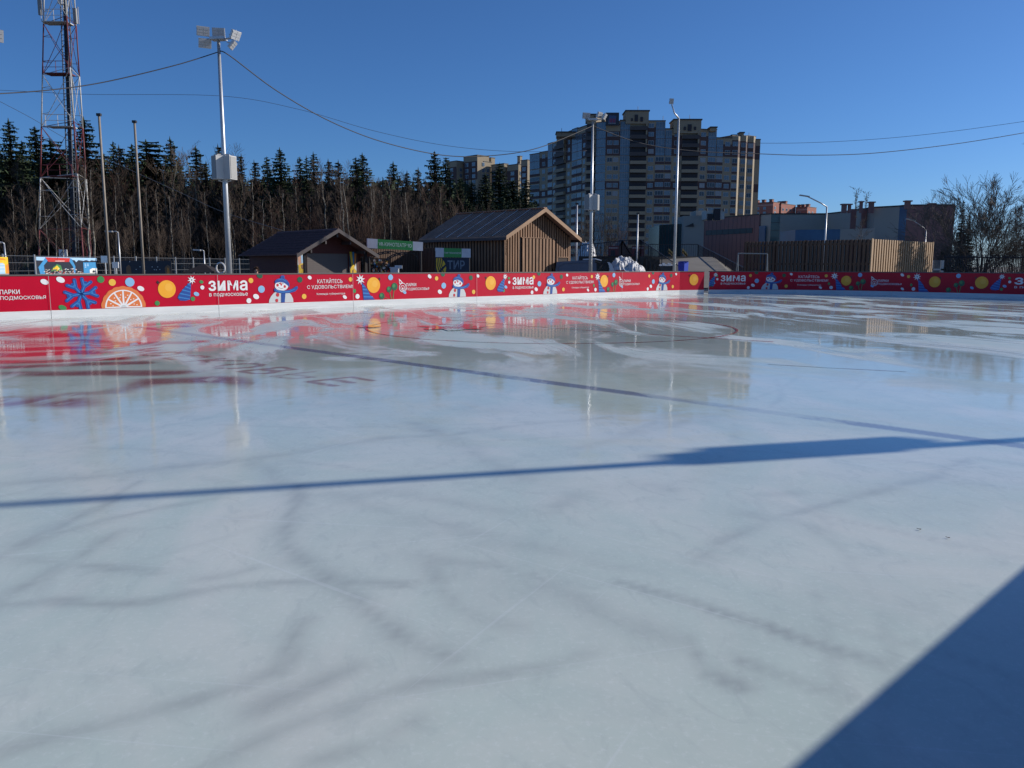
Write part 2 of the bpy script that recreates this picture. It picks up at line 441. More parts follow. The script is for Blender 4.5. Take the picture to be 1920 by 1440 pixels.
g = MB(); g.poly([(-3000, -600, -0.06), (3000, -600, -0.06), (3000, 5000, -0.06), (-3000, 5000, -0.06)])
tag(g.build('ground', M['ground']), kind='structure')
# ---------------------------------------------------------------- lines painted in the ice
def strip(name, pts, wd, m, z=0.004, label=None):
    b = MB(); L = []; R = []
    for i, p in enumerate(pts):
        t = (pts[min(i + 1, len(pts) - 1)] - pts[max(i - 1, 0)]); t.z = 0; t.normalize()
        nrm = Vector((-t.y, t.x, 0)) * wd / 2
        L.append(p + nrm + UP * z); R.append(p - nrm + UP * z)
    for i in range(len(pts) - 1): b.poly([R[i], R[i + 1], L[i + 1], L[i]])
    o = b.build(name, m, ICE)
    return o
strip('painted_line', [G(620, 583), G(830, 599), G(1060, 617), G(1250, 629), G(1450, 641)], 0.07, M['ice_red'])
strip('painted_line', [G(1440, 683), G(1560, 690), G(1700, 697)], 0.05, M['ice_pink'])
cc = (G(690, 613) + G(1365, 612)) / 2; rr = (G(690, 613) - G(1365, 612)).length / 2
strip('painted_circle', [cc + Vector((math.cos(k * math.pi / 36), math.sin(k * math.pi / 36), 0)) * rr for k in range(73)], 0.06, M['ice_red'], 0.008)
b = MB(); b.poly([G(850, 613, .012) + Vector((math.cos(k / 3), math.sin(k / 3) * 1.3, 0)) * (0.75 + .2 * math.sin(k * 2.3)) for k in range(19)])
b.poly([G(692, 612, .016) + Vector((math.cos(k / 2), math.sin(k / 2), 0)) * 0.3 for k in range(13)])
b.build('painted_spot', M['ice_red'], ICE)

# ---------------------------------------------------------------- lettering
_TX = {}
def text2d(body, bold=0.0):
    key = (body, bold)
    if key not in _TX:
        c = bpy.data.curves.new('lettering', 'FONT'); c.body = body; c.offset = bold; c.resolution_u = 3
        c.space_character = 1.0 + bold * 1.6
        o = bpy.data.objects.new('lettering', c); C.objects.link(o)
        dg = bpy.context.evaluated_depsgraph_get()
        me = o.evaluated_get(dg).to_mesh()
        vs = [(v.co.x, v.co.y) for v in me.vertices]; fs = [tuple(p.vertices) for p in me.polygons]
        o.evaluated_get(dg).to_mesh_clear()
        bpy.data.objects.remove(o); bpy.data.curves.remove(c)
        _TX[key] = (vs, fs)
    vs, fs = _TX[key]
    x0 = min(v[0] for v in vs); x1 = max(v[0] for v in vs); y0 = min(v[1] for v in vs); y1 = max(v[1] for v in vs)
    return [((x - x0) / (x1 - x0), (y - y0) / (y1 - y0)) for x, y in vs], fs
def put_text(b, body, fn, m=0, bold=0.0):
    """fn maps (0..1, 0..1) of the text box to a 3-D point"""
    vs, fs = text2d(body, bold)
    n = len(b.v)
    for x, y in vs: b.v.append(tuple(fn(x, y)))
    for f in fs: b.f.append(tuple(n + i for i in f)); b.m.append(m)
# ---------------------------------------------------------------- boards
M['b_red'] = mat('banner_red', (0.50, 0.001, 0.024), 0.38, 0, 0.10, 0.5, bump=0.12, bscale=1.6, spec=0.25)
M['b_white'] = mat('banner_white', (0.8, 0.8, 0.8), 0.4)
M['b_yel'] = mat('banner_yellow', (0.83, 0.48, 0.06), 0.4)
M['b_org'] = mat('banner_orange', (0.88, 0.36, 0.015), 0.4, 0, 0, 1.4, col2=(0.9, 0.45, 0.03))
M['b_org2'] = mat('banner_orange_light', (0.92, 0.46, 0.05), 0.4)
M['b_slice'] = mat('banner_slice', (0.72, 0.19, 0.05), 0.4)
M['b_lblue'] = mat('banner_light_blue', (0.25, 0.48, 0.72), 0.4)
M['b_blue'] = mat('banner_blue', (0.015, 0.07, 0.30), 0.4)
M['b_blue2'] = mat('banner_blue_light', (0.04, 0.20, 0.52), 0.4)
M['b_grn'] = mat('banner_green', (0.05, 0.25, 0.07), 0.4)
M['b_dgrn'] = mat('banner_dark_green', (0.01, 0.10, 0.045), 0.4)
M['b_dark'] = mat('banner_dark', (0.04, 0.02, 0.015), 0.4)
M['b_cheek'] = mat('banner_cheek_red', (0.55, 0.03, 0.04), 0.4)
M['b_grey'] = mat('banner_pale_grey', (0.58, 0.6, 0.6), 0.4)
BK = ['b_red', 'b_white', 'b_yel', 'b_org', 'b_slice', 'b_lblue', 'b_blue', 'b_blue2', 'b_grn', 'b_dgrn', 'b_dark', 'b_cheek', 'b_grey', 'b_org2']
BI = {k: i for i, k in enumerate(BK)}
M['kick'] = mat('kick_plate_white', (0.58, 0.6, 0.6), 0.5, 0, 0, 1.4, col2=(0.74, 0.75, 0.74), stretch=(.6, .6, 6))
M['cap'] = mat('rail_cap', (0.10, 0.085, 0.08), 0.55)
M['seam'] = mat('seam_grey', (0.35, 0.33, 0.33), 0.5)
H_K, H_R, H_T = 0.222, 1.185, 1.225

class Path:
    def __init__(s, pts):
        s.p = pts; s.s = [0.0]
        for a, b in zip(pts[:-1], pts[1:]): s.s.append(s.s[-1] + (b - a).length)
    def at(s, t, z=0.0, off=0.0):
        i = 0
        while i < len(s.p) - 2 and t > s.s[i + 1]: i += 1
        a, b = s.p[i], s.p[i + 1]; d = (b - a).normalized()
        n = Vector((d.y, -d.x, 0))
        return a + d * (t - s.s[i]) + n * off + UP * z
    def hit(s, u, v):
        k = K(u, v)
        for i in range(len(s.p) - 1):
            a, b = s.p[i], s.p[i + 1]; d = (b - a)
            den = d.x - k * d.y
            if abs(den) < 1e-9: continue
            t = (k * a.y - a.x) / den
            if -0.001 <= t <= 1.001:
                P = a + d * t
                if P.y > 1:
                    return s.s[i] + d.length * t, D(u, v, P.y).z
        return None

def ell(cx, cz, rx, rz, n=20, a0=0, a1=360, rot=0):
    o = []
    for k in range(n + (0 if a1 - a0 >= 360 else 1)):
        t = rad(a0 + (a1 - a0) * k / n)
        x, z = rx * math.cos(t), rz * math.sin(t)
        o.append((cx + x * math.cos(rad(rot)) - z * math.sin(rad(rot)), cz + x * math.sin(rad(rot)) + z * math.cos(rad(rot))))
    return o
class Art:
    """flat print: polygons (s, z, colour, layer), clipped to the banner"""
    def __init__(s): s.items = []
    def add(s, pts, c, layer=1):
        s.items.append((list(pts), [tuple(range(len(pts)))], BI[c], layer))
    def text(s, body, s0, s1, z0, z1, c='b_white', bold=0.0, layer=1):
        vs, fs = text2d(body, bold)
        s.items.append(([(s0 + (s1 - s0) * x, z0 + (z1 - z0) * y) for x, y in vs], fs, BI[c], layer))
# sprites: local x (m, centre 0) and z measured up from the ice
def snowman(A, s, k=1.0):
    X = lambda pts: [(s + x * k, z) for x, z in pts]
    # z values: 0.235 bottom of red .. 1.185 top
    A.add(X([(-.47, .235), (-.45, .34), (-.38, .46), (-.28, .56), (-.18, .62), (.25, .60), (.36, .50), (.43, .36), (.44, .235)]), 'b_grey', 1)
    A.add(X(ell(.02, .80, .25, .17)), 'b_white', 2)
    A.add(X(ell(.03, .77, .215, .125)), 'b_grey', 2.3)
    A.add(X(ell(.03, .785, .21, .125)), 'b_white', 2.6)
    A.add(X(ell(-.13, .825, .045, .05)), 'b_cheek', 3); A.add(X(ell(.135, .775, .045, .05)), 'b_cheek', 3)
    A.add(X(ell(.0, .86, .03, .06, rot=20)), 'b_cheek', 3.5); A.add(X(ell(-.06, .885, .018, .022, 10)), 'b_dark', 3); A.add(X(ell(.07, .87, .018, .022, 10)), 'b_dark', 3)
    A.add(X([(-.10, .76), (-.05, .73), (.02, .72), (.09, .735), (.09, .725), (.02, .705), (-.05, .715), (-.11, .755)]), 'b_dark', 3)
    A.add(X([(-.23, .88), (-.22, .97), (-.15, 1.03), (.0, 1.07), (.12, 1.06), (.24, .98), (.31, .88), (.31, .74), (.26, .80), (.12, .90), (-.02, .93), (-.14, .91)]), 'b_blue', 4)
    A.add(X([(-.10, .99), (.05, 1.02), (.2, .93), (.2, .96), (.05, 1.045), (-.1, 1.01)]), 'b_blue2', 4.5)
    A.add(X(ell(.07, 1.10, .08, .055)), 'b_blue', 4)
    A.add(X([(-.25, .73), (-.12, .66), (.06, .635), (.28, .66), (.42, .70), (.56, .78), (.62, .78), (.63, .70), (.52, .60), (.32, .555), (.06, .545), (-.14, .57), (-.27, .63)]), 'b_blue', 5)
    A.add(X([(-.2, .66), (.02, .60), (.3, .62), (.5, .69), (.5, .67), (.3, .59), (.02, .57), (-.2, .63)]), 'b_blue2', 5.5)
    A.add(X([(.0, .57), (.15, .56), (.11, .235), (-.02, .235)]), 'b_blue', 5)
    A.add(X(ell(-.14, .50, .06, .065)), 'b_cheek', 3); A.add(X(ell(-.18, .31, .055, .06)), 'b_cheek', 3)
def orange(A, s, r=.27, z=.76, stalk=-1):
    A.add(ell(s, z, r, r, 30), 'b_org', 1)
    A.add(ell(s + .06, z + .05, r * .45, r * .45, 20), 'b_org2', 1.4)
    if stalk: A.add([(s + stalk * r * .95 + x, z + r * .78 + y) for x, y in ((-.05, .0), (-.02, .04), (.0, .06), (.02, .02), (.06, .0), (.02, -.03), (.0, -.07), (-.02, -.03))], 'b_dark', 2)
def star(A, s, z, r, c='b_white'):
    A.add([(s + (r if k % 2 == 0 else r * .42) * math.cos(rad(k * 22.5 + 10)), z + (r if k % 2 == 0 else r * .42) * math.sin(rad(k * 22.5 + 10))) for k in range(16)], c, 3)
    A.add(ell(s, z, r * .16, r * .16, 8), 'b_dark', 3.5)
def firA(A, s):
    A.add([(s + .18, .98), (s + .16, .72), (s + .12, .42), (s - .02, .385), (s - .2, .40), (s - .27, .48), (s - .24, .56), (s - .10, .74), (s + .05, .88)], 'b_blue', 1)
    for z0, x0, x1 in ((.46, -.25, .11), (.57, -.2, .13), (.68, -.12, .14), (.78, -.03, .155), (.87, .06, .17)):
        A.add([(s + x0, z0 + .03), (s + x1, z0 - .04), (s + x1, z0 - .01), (s + x0 + .02, z0 + .065)], 'b_blue2', 1.5)
    star(A, s + .2, 1.03, .14)
def firB(A, s):
    A.add([(s - .06, .90), (s + .1, .74), (s + .24, .56), (s + .3, .42), (s + .42, .33), (s + .52, .235), (s + .02, .235), (s, .40), (s - .02, .62)], 'b_blue', 1)
    for z0, x0, x1 in ((.33, .02, .44), (.46, .0, .28), (.6, -.01, .2), (.72, -.03, .1)):
        A.add([(s + x0, z0), (s + x1, z0 - .02), (s + x1 - .03, z0 + .03), (s + x0, z0 + .05)], 'b_blue2', 1.5)
    star(A, s - .1, .98, .2)
def greens(A, s):
    for dx, z, r in ((-.33, .36, .12), (.0, .60, .11), (.25, .70, .14)):
        A.add([(s + dx - .012, z), (s + .08 + dx * .3, .235), (s + .11 + dx * .3, .235), (s + dx + .012, z)], 'b_grn', 1)
        A.add(ell(s + dx, z, r, r * 1.05), 'b_dgrn', 2); A.add(ell(s + dx - .03, z + .03, r * .5, r * .5, 12), 'b_grn', 2.5)
def dot(A, s, z, r, c, rz=None, rot=0): A.add(ell(s, z, r, rz or r, 14, rot=rot), c, 1)
def zima(A, s0, s1):
    A.text('зима', s0, s1, .67, 1.0, bold=.02)
    A.text('в подмосковье', s0 + .01, s1, .475, .60, bold=.003)
def ride(A, s0, s1):
    w_ = s1 - s0
    A.text('КАТАЙТЕСЬ', s0 + w_ * .22, s0 + w_ * .77, .865, 1.045, bold=.003)
    A.text('С УДОВОЛЬСТВИЕМ!', s0, s1, .655, .80, bold=.003)
    A.text('Команда губернатора', s0 + w_ * .2, s0 + w_ * .82, .44, .53, bold=.0)
def logo(A, s0, s1, mark=True):
    w_ = s1 - s0
    if mark:
        c0 = s0 + w_ * .1
        for r0, r1, zc in ((.17, .145, .66), (.10, .08, .64)):
            o_ = ell(c0, zc, r0, r0 * 1.05, 20); i_ = ell(c0, zc, r1, r1 * 1.05, 20)
            for k in range(20): A.add([o_[k], o_[(k + 1) % 20], i_[(k + 1) % 20], i_[k]], 'b_white', 1)
        A.add(ell(c0, .62, .035, .04, 10), 'b_white', 1)
        A.add([(c0 - .17, 1.0), (c0 - .07, .92), (c0 + .03, .82), (c0 - .02, .83), (c0 - .16, .80)], 'b_white', 1)
        A.add([(c0 - .14, .93), (c0 - .08, .88), (c0 - .04, .845), (c0 - .14, .83)], 'b_red', 1.5)
        t0 = s0 + w_ * .22
    else: t0 = s0
    A.text('ПАРКИ', t0, t0 + (s1 - t0) * .43, .70, .82, bold=.012)
    A.text('ПОДМОСКОВЬЯ', t0, s1, .53, .645, bold=.004)
def snowflake(A, s, z, r):
    for k in range(6):
        a = rad(k * 60 + 8); d = (math.cos(a), math.sin(a)); p = (-d[1], d[0])
        def q(t, o_, ww, rot):
            x0 = s + d[0] * t * r; z0 = z + d[1] * t * r
            dd = (math.cos(a + rot), math.sin(a + rot)); pp = (-dd[1], dd[0]); L_ = o_ * r
            pts = [(x0 + pp[0] * ww, z0 + pp[1] * ww), (x0 - pp[0] * ww, z0 - pp[1] * ww)]
            e = (x0 + dd[0] * L_, z0 + dd[1] * L_)
            pts += [(e[0] + ww * math.cos(a + rot - math.pi / 2 + j * math.pi / 6), e[1] + ww * math.sin(a + rot - math.pi / 2 + j * math.pi / 6)) for j in range(7)]
            return pts
        A.add(q(.0, .72, .052, 0), 'b_blue', 1)
        A.add(q(.45, .50, .05, .55), 'b_blue', 1 + .1); A.add(q(.45, .50, .05, -.55), 'b_blue', 1 + .2)
        A.add(q(.1, .55, .016, 0), 'b_blue2', 2); A.add(q(.5, .42, .016, .55), 'b_blue2', 2); A.add(q(.5, .42, .016, -.55), 'b_blue2', 2)
def slice_(A, s, r):
    z0 = .235
    pts = []
    for k in range(61):
        a = rad(180 * k / 60); rr = r * (1 + .03 * abs(math.sin(a * 9)))
        pts.append((s + rr * math.cos(a), z0 + rr * math.sin(a) * 1.0))
    A.add(pts, 'b_slice', 1)
    A.add(ell(s, z0, r * .85, r * .85, 40, 0, 180), 'b_white', 1.4)
    for k in range(6):
        a0, a1 = 180 / 6 * k + 2.5, 180 / 6 * (k + 1) - 2.5
        pts = [(s + r * .17 * math.cos(rad((a0 + a1) / 2)), z0 + .01 + r * .17 * math.sin(rad((a0 + a1) / 2)))]
        pts += [(s + r * .78 * math.cos(rad(a0 + (a1 - a0) * j / 6)), z0 + .01 + r * .78 * math.sin(rad(a0 + (a1 - a0) * j / 6))) for j in range(7)]
        A.add(pts, 'b_slice', 1.8)
        am = rad((a0 + a1) / 2)
        for t_, da in ((.5, .06), (.62, -.07)):
            A.add(ell(s + r * t_ * math.cos(am + da), z0 + r * t_ * math.sin(am + da), .02, .015, 8), 'b_white', 2.2)
    A.add(ell(s, z0, r * .13, r * .13, 16, 0, 180), 'b_grey', 2.2)

def build_art(A, path, name, parent, zbase=0.018):
    bm = bmesh.new()
    for pts, fs, ci, layer in A.items:
        vs = [bm.verts.new((x, max(min(z, H_R - .004), H_K), layer)) for x, z in pts]
        for f in fs:
            if len(set(f)) < 3: continue
            try:
                fc = bm.faces.new([vs[i] for i in f]); fc.material_index = ci
            except ValueError: pass
    for sv in path.s[1:-1]:
        geom = bm.verts[:] + bm.edges[:] + bm.faces[:]
        bmesh.ops.bisect_plane(bm, geom=geom, plane_co=(sv, 0, 0), plane_no=(1, 0, 0), dist=1e-5)
    bad = [f for f in bm.faces if f.calc_center_median().x > path.s[-1] or f.calc_center_median().x < 0]
    bmesh.ops.delete(bm, geom=bad, context='FACES')
    off = parent.location
    for v in bm.verts:
        x, z, ly = v.co
        p = path.at(min(max(x, 0), path.s[-1]), z, zbase + .0022 * ly)
        v.co = p - off
    # the red sheet itself
    for i in range(len(path.p) - 1):
        a, b_ = path.s[i], path.s[i + 1]
        q = [path.at(a + 1e-6, H_K, .012), path.at(b_ - 1e-6, H_K, .012), path.at(b_ - 1e-6, H_R, .012), path.at(a + 1e-6, H_R, .012)]
        vs = [bm.verts.new(p - off) for p in q]
        bm.faces.new(vs).material_index = 0
    me = bpy.data.meshes.new(name)
    bm.normal_update(); bm.to_mesh(me); bm.free()
    for k in BK: me.materials.append(M[k])
    o = bpy.data.objects.new(name, me); o.parent = parent; C.objects.link(o)
    return o

def board_run(path, label, seams, A):
    t = thing('rink_board', label, 'rink board', path.p[0].copy())
    nseg = len(path.p) - 1
    # structure in panels split at the seams
    cuts = sorted(set([0.0, path.s[-1]] + [x for x in seams if 0 < x < path.s[-1]] + path.s[1:-1]))
    for a, b_ in zip(cuts[:-1], cuts[1:]):
        if b_ - a < .05: continue
        k = MB()
        p = path.at(a + .006, 0, .03); q = path.at(b_ - .006, 0, .03)
        n_ = (q - p).normalized(); back = Vector((-n_.y, n_.x, 0))
        k.box(p, q - p, back * .12, UP * H_K)
        k.build('kick_plate', M['kick'], t)
        k = MB()
        p = path.at(a + .004, H_K, .010); q = path.at(b_ - .004, H_K, .010)
        k.box(p, q - p, back * .07, UP * (H_R - H_K))
        k.build('panel', M['kick'], t)
    c_ = MB()
    for i in range(nseg):
        p = path.at(path.s[i] + 1e-5, H_R, .03); q = path.at(path.s[i + 1] - 1e-5, H_R, .03)
        n_ = (q - p).normalized(); back = Vector((-n_.y, n_.x, 0))
        c_.box(p, q - p, back * .13, UP * (H_T - H_R))
    c_.build('top_rail', M['cap'], t)
    for x in seams:
        sm = MB()
        p = path.at(x - .006, H_K, .042); q = path.at(x + .006, H_K, .042)
        sm.poly([p, q, q + UP * (H_R - H_K), p + UP * (H_R - H_K)])
        sm.build('seam_strip', M['seam'], t)
    build_art(A, path, 'banner', t)
    # posts behind
    x = .3
    while x < path.s[-1]:
        k = MB(); p = path.at(x, 0, -.16)
        k.cbox(p + UP * .55, .06, .06, 1.1)
        x += 2.4
        k.build('post', M['galv'], t)
    return t

P1, P2, P3 = Path(run1), Path(run2), Path(run3)
S1 = lambda u, v=545: P1.hit(u, v)[0]
S2 = lambda u, v=530: P2.hit(u, v)[0]
A1, A2, A3 = Art(), Art(), Art()
def common(A, S, pp, s0=None):
    """dots laid between the pictures, from their places in the photograph"""
    for u, v, c, r, e in pp:
        h = (P1 if A is A1 else P2).hit(u, v)
        if h: dot(A, h[0], h[1], r, c, r * e, -25 if e < .9 else 0)
# --- run 1 (pictures follow their places in the photograph)
logo(A1, S1(-26, 550), S1(85, 550), True)
common(A1, None, [(83, 528.5, 'b_white', .105, .68), (113, 524.5, 'b_white', .115, .68), (188.5, 524, 'b_grn', .10, 1), (210, 529.5, 'b_yel', .10, 1), (243, 529, 'b_lblue', .135, 1),
  (263.5, 541, 'b_white', .105, .68), (117, 577, 'b_grn', .11, .65), (294.5, 568.5, 'b_grn', .075, 1)])
snowflake(A1, S1(152, 548), .66, .475)
slice_(A1, S1(231, 560), .62)
orange(A1, S1(312.5, 541))
firA(A1, S1(348, 545))
def dotsZ(A, S, sz, sgn=1):
    for ds, z, c, r, e in ((-.22, .965, 'b_grn', .065, .8), (-.2, .79, 'b_white', .065, 1), (-.4, .59, 'b_lblue', .09, .7), (-.52, .44, 'b_grn', .07, 1)):
        dot(A, sz + ds, z, r, c, r * e, -20 if e < .9 else 0)
zr = [(390.5, 463.5, 1), (960.5, 999.5, 1), (1350.5, 1397, 2), (1901.5, 1955, 2)]
mw = 1.95
for u0, u1, q in zr:
    S, A = (S1, A1) if q == 1 else (S2, A2)
    a = S(u0, 540); b_ = S(u1, 540) if u1 < 1925 else a + mw
    zima(A, a, b_); dotsZ(A, S, a)
rr_ = [(575.3, 661, 1), (1061, 1112.5, 1), (1481, 1552, 2)]
for u0, u1, q in rr_:
    S, A = (S1, A1) if q == 1 else (S2, A2)
    ride(A, S(u0, 540), S(u1, 540))
for u, q in ((527, 1), (857.5, 1), (1031.5, 1), (1240, 1), (1443, 2)):
    S, A = (S1, A1) if q == 1 else (S2, A2)
    s = S(u, 550); snowman(A, s)
    for ds, z, c, r, e in ((-.72, .70, 'b_lblue', .12, 1), (-.92, .46, 'b_white', .11, .75), (-1.18, .33, 'b_white', .085, 1), (-.76, 1.15, 'b_dgrn', .11, .8), (-1.08, .99, 'b_yel', .085, 1),
                           (.72, 1.0, 'b_dgrn', .10, 1), (1.1, 1.07, 'b_white', .08, .8), (.86, .42, 'b_yel', .09, 1)):
        if u == 857.5 and ds < -1.1: continue
        dot(A, s + ds, z, r, c, r * e, -25 if e < .9 else 0)
for u, q in ((680, 1), (1122, 1), (1567, 2), (1722, 2)):
    S, A = (S1, A1) if q == 1 else (S2, A2)
    s = S(u, 545); firB(A, s)
    dot(A, s - .36, .57, .06, 'b_grn', .075); dot(A, s - .24, .37, .09, 'b_white'); dot(A, s - .78, .36, .09, 'b_white', .06, -30); dot(A, s - .52, .99, .08, 'b_yel')
for u, q, r in ((700, 1, .29), (919.5, 1, .29), (1132, 1, .29), (1300, 1, .30), (1586, 2, .26), (1752, 2, .27), (1840, 2, .29)):
    S, A = (S1, A1) if q == 1 else (S2, A2)
    orange(A, S(u, 541), r, .77 if q == 1 else .74, 1 if u in (700, 1132, 1586, 1752) else -1)
for u, q in ((940, 1), (1334, 2), (1868, 2)):
    S, A = (S1, A1) if q == 1 else (S2, A2); firA(A, S(u, 545))
for u, q in ((729, 1), (1148, 1), (1608, 2), (1792, 2)):
    S, A = (S1, A1) if q == 1 else (S2, A2)
    s = S(u, 545); greens(A, s); dot(A, s + .08, 1.05, .11, 'b_lblue'); dot(A, s + .72, .48, .09, 'b_lblue', .06, -30)
for u0, u1, q in ((749, 804, 1), (1160, 1198, 1), (1633, 1690, 2)):
    S, A = (S1, A1) if q == 1 else (S2, A2); logo(A, S(u0, 545), S(u1, 545))
for u, v in ((805, 522), (1692, 517)):
    h = (P1 if u < 1000 else P2).hit(u, v); dot(A1 if u < 1000 else A2, h[0], 1.07, .10, 'b_white', .07, -35)
# further down the end board, out of the picture, the same print goes on
s = S2(1901.5, 540) + 3.4
while s < P2.s[-1] - 4:
    snowman(A2, s); orange(A2, s + 2.0, .36, .76); firA(A2, s + 2.8); zima(A2, s + 3.3, s + 5.2); s += 6.6
s = 2.0
while s < S1(-26, 550) - 6:
    snowman(A1, s); orange(A1, s + 2.0, .36, .76); firA(A1, s + 2.8); zima(A1, s + 3.3, s + 5.2); s += 6.6
s = 2.0
while s < P3.s[-1] - 6:
    snowman(A3, s); orange(A3, s + 2.0, .36, .76); s += 5
seams1 = [S1(u, 545) for u in (92, 408, 661, 893, 1165)] + [2, 6, 10]
board_run(P1, 'sunlit red banner board along the left side of the ice, up to the gap', seams1, A1)
board_run(P2, 'shaded red banner board across the far end, right of the gap', [], A2)
board_run(P3, 'near rink board beside the camera, its shadow fills the lower right corner', [], A3)
# ---------------------------------------------------------------- floodlight masts
Vx = Vector
def flood(b_face, b_body, c, aim, tilt, w_=.42, h_=.31):
    """floodlight panel: c centre, aim = horizontal angle it faces, tilt = down"""
    d = Vx((math.cos(aim) * math.cos(tilt), math.sin(aim) * math.cos(tilt), -math.sin(tilt)))
    x = Vx((-math.sin(aim), math.cos(aim), 0)); y = d.cross(x) * -1
    if y.z < 0: y = -y
    b_body.cbox(c, w_, h_, .07, 0, (x, y, d))
    for i in range(3):
        for j in range(2):
            cc_ = c + d * .045 + x * (j - .5) * w_ * .48 + y * (i - 1) * h_ * .31
            b_face.cbox(cc_, w_ * .44, h_ * .26, .02, 0, (x, y, d))
    for sx in (-1, 1):
        b_body.tube([c + x * sx * w_ * .3 - d * .05, c + x * sx * w_ * .3 - d * .14 - y * h_ * .2], .02, 5)
def mast(label, base, heads, spk=True, H=9.15, face=0.0, spin=0.0):
    t = thing('floodlight_mast', label, 'floodlight mast', (base.x, base.y, 0), None)
    P = Vx((base.x, base.y, 0))
    b = MB(); b.tube([P, P + UP * 4.3, P + UP * 5.4, P + UP * H], [.105, .085, .075, .052], 14)
    b.tube([P, P + UP * .04], .24, 12)
    b.build('pole', M['galv'], t, True)
    b = MB(); b.cbox(P + UP * (H + .05), .5, .35, .08, 0, (Vx((math.cos(spin), math.sin(spin), 0)), Vx((-math.sin(spin), math.cos(spin), 0)), UP))
    for dx, dz, aim, tilt in heads:
        X = Vx((math.cos(spin), math.sin(spin), 0))
        b.tube([P + UP * (H + .02), P + X * dx * .8 + UP * (H + .05)], .03, 6)
    b.build('crossarm', M['galv'], t)
    for dx, dz, aim, tilt in heads:
        X = Vx((math.cos(spin), math.sin(spin), 0))
        c = P + X * dx + UP * (H + .1 + dz)
        body = MB(); fc = MB(); flood(fc, body, c, aim, tilt)
        o = body.build('floodlight', M['galv'], t); fc.build('lens', M['lampface'], o)
    if spk:
        for sgn in (-1, 1):
            a = face + sgn * 1.0
            d = Vx((math.cos(a), math.sin(a), 0)); x = Vx((-d.y, d.x, 0))
            c = P + d * .25 + UP * 4.87
            b = MB()
            b.cbox(c, .36, .27, .80, 0, (x, d, UP))
            b.tube([P + UP * 5.34, c + UP * .44], .022, 6); b.tube([P + UP * 4.38, c - UP * .44], .022, 6)
            o = b.build('loudspeaker', M['speaker'], t)
            g_ = MB(); g_.cbox(c + d * .14, .30, .02, .74, 0, (x, d, UP)); g_.build('speaker_grille', M['grille'], o)
    return t
def at_base(u, v, Y): p = D(u, v, Y); return Vx((p.x, p.y, 0))
B1 = at_base(430, 510, 29.5)
cam_ang = -math.pi / 2
MAST1 = mast('tall silver floodlight mast with two grey loudspeaker boxes, left of the dark kiosk', B1,
     [(-.55, .22, rad(-62), .35), (-.5, -.18, rad(-62), -.1 + .5), (.02, .15, rad(-80), .15), (.62, .05, rad(-25), .5), (.5, -.26, rad(5), .7)], face=rad(-78), spin=rad(-8))
B2 = at_base(1107, 508, 45)
MAST2 = mast('farther silver floodlight mast with loudspeakers, right of the big timber shed', B2,
     [(-.35, .15, rad(-70), .2), (.35, .18, rad(-40), .4), (.62, .1, rad(-20), .5)], face=rad(-78), spin=rad(-4))
# the mast out of frame on the right whose shadow lies across the ice
B3 = Vx((13.95, 9.5, 0))
mast('floodlight mast right of the camera, its long shadow crosses the ice', B3, [(-.5, .15, rad(200), .4), (.5, .15, rad(160), .4)], face=rad(122))
# the mast at the left edge: only a lamp head shows
B4 = at_base(-22, 520, 22.5)
B4.z = 0
hz_ = zat(75, 22.5, 0)
mast('floodlight mast just beyond the left edge, one lamp head showing top left', B4, [(.72, .12, rad(-50), .4), (-.5, .1, rad(-120), .3)], spk=True, H=hz_ - .1, face=rad(-60))

# the single arm lamp right of the second mast
def curved_lamp(name, label, u0, v0, u1, v1, Y, head_u, head_v, r=.09, hs=.38, m='galv', cat='street lamp', group=None):
    Pb = at_base(u0, v0, Y); Pt = D(u1, v1, Y); Hd = D(head_u, head_v, Y)
    t = thing(name, label, cat, (Pb.x, Pb.y, 0), group)
    b = MB(); b.tube([Vx((Pb.x, Pb.y, 0)), Vx((Pb.x, Pb.y, Pt.z * .5)), Vx((Pb.x, Pb.y, Pt.z))], [r, r * .8, r * .6], 10); b.build('pole', M[m], t, True)
    b = MB(); T = Vx((Pb.x, Pb.y, Pt.z)); mid = T * .45 + Hd * .55; mid.z = max(T.z, Hd.z) * .5 + (T.z + Hd.z) * .25 + abs(Hd.x - T.x) * .05
    b.tube([T, T * .7 + Hd * .3 + UP * .06, Hd], r * .55, 7); b.build('arm', M[m], t, True)
    b = MB(); d = (Hd - T); d.z *= .3; d.normalize(); x = Vx((-d.y, d.x, 0)).normalized()
    b.box(Hd - d * hs * .3 - x * hs * .25 - UP * .05, d * hs * 1.3, x * hs * .5, UP * .10); b.build('lamp_head', M['speaker'], t)
    return t
Yl = 47
Pb = at_base(1264, 505, Yl)
t = thing('floodlight_pole', 'slim pale pole with one small floodlight on a bent arm, before the apartment block', 'floodlight pole', (Pb.x, Pb.y, 0))
zt = zat(222, Yl, 1264)
b = MB(); b.tube([Pb, Pb + UP * zt * .5, Pb + UP * zt], [.095, .075, .05], 10); b.build('pole', M['galv'], t, True)
b = MB(); hd = D(1259.5, 196, Yl); b.tube([Pb + UP * zt, D(1264.5, 212, Yl), hd], [.05, .04, .035], 8); b.build('arm', M['galv'], t, True)
b = MB(); fcb = MB(); flood(fcb, b, D(1259, 190, Yl), rad(-75), .2, .24, .3); o = b.build('floodlight', M['galv'], t); fcb.build('lens', M['lampface'], o)

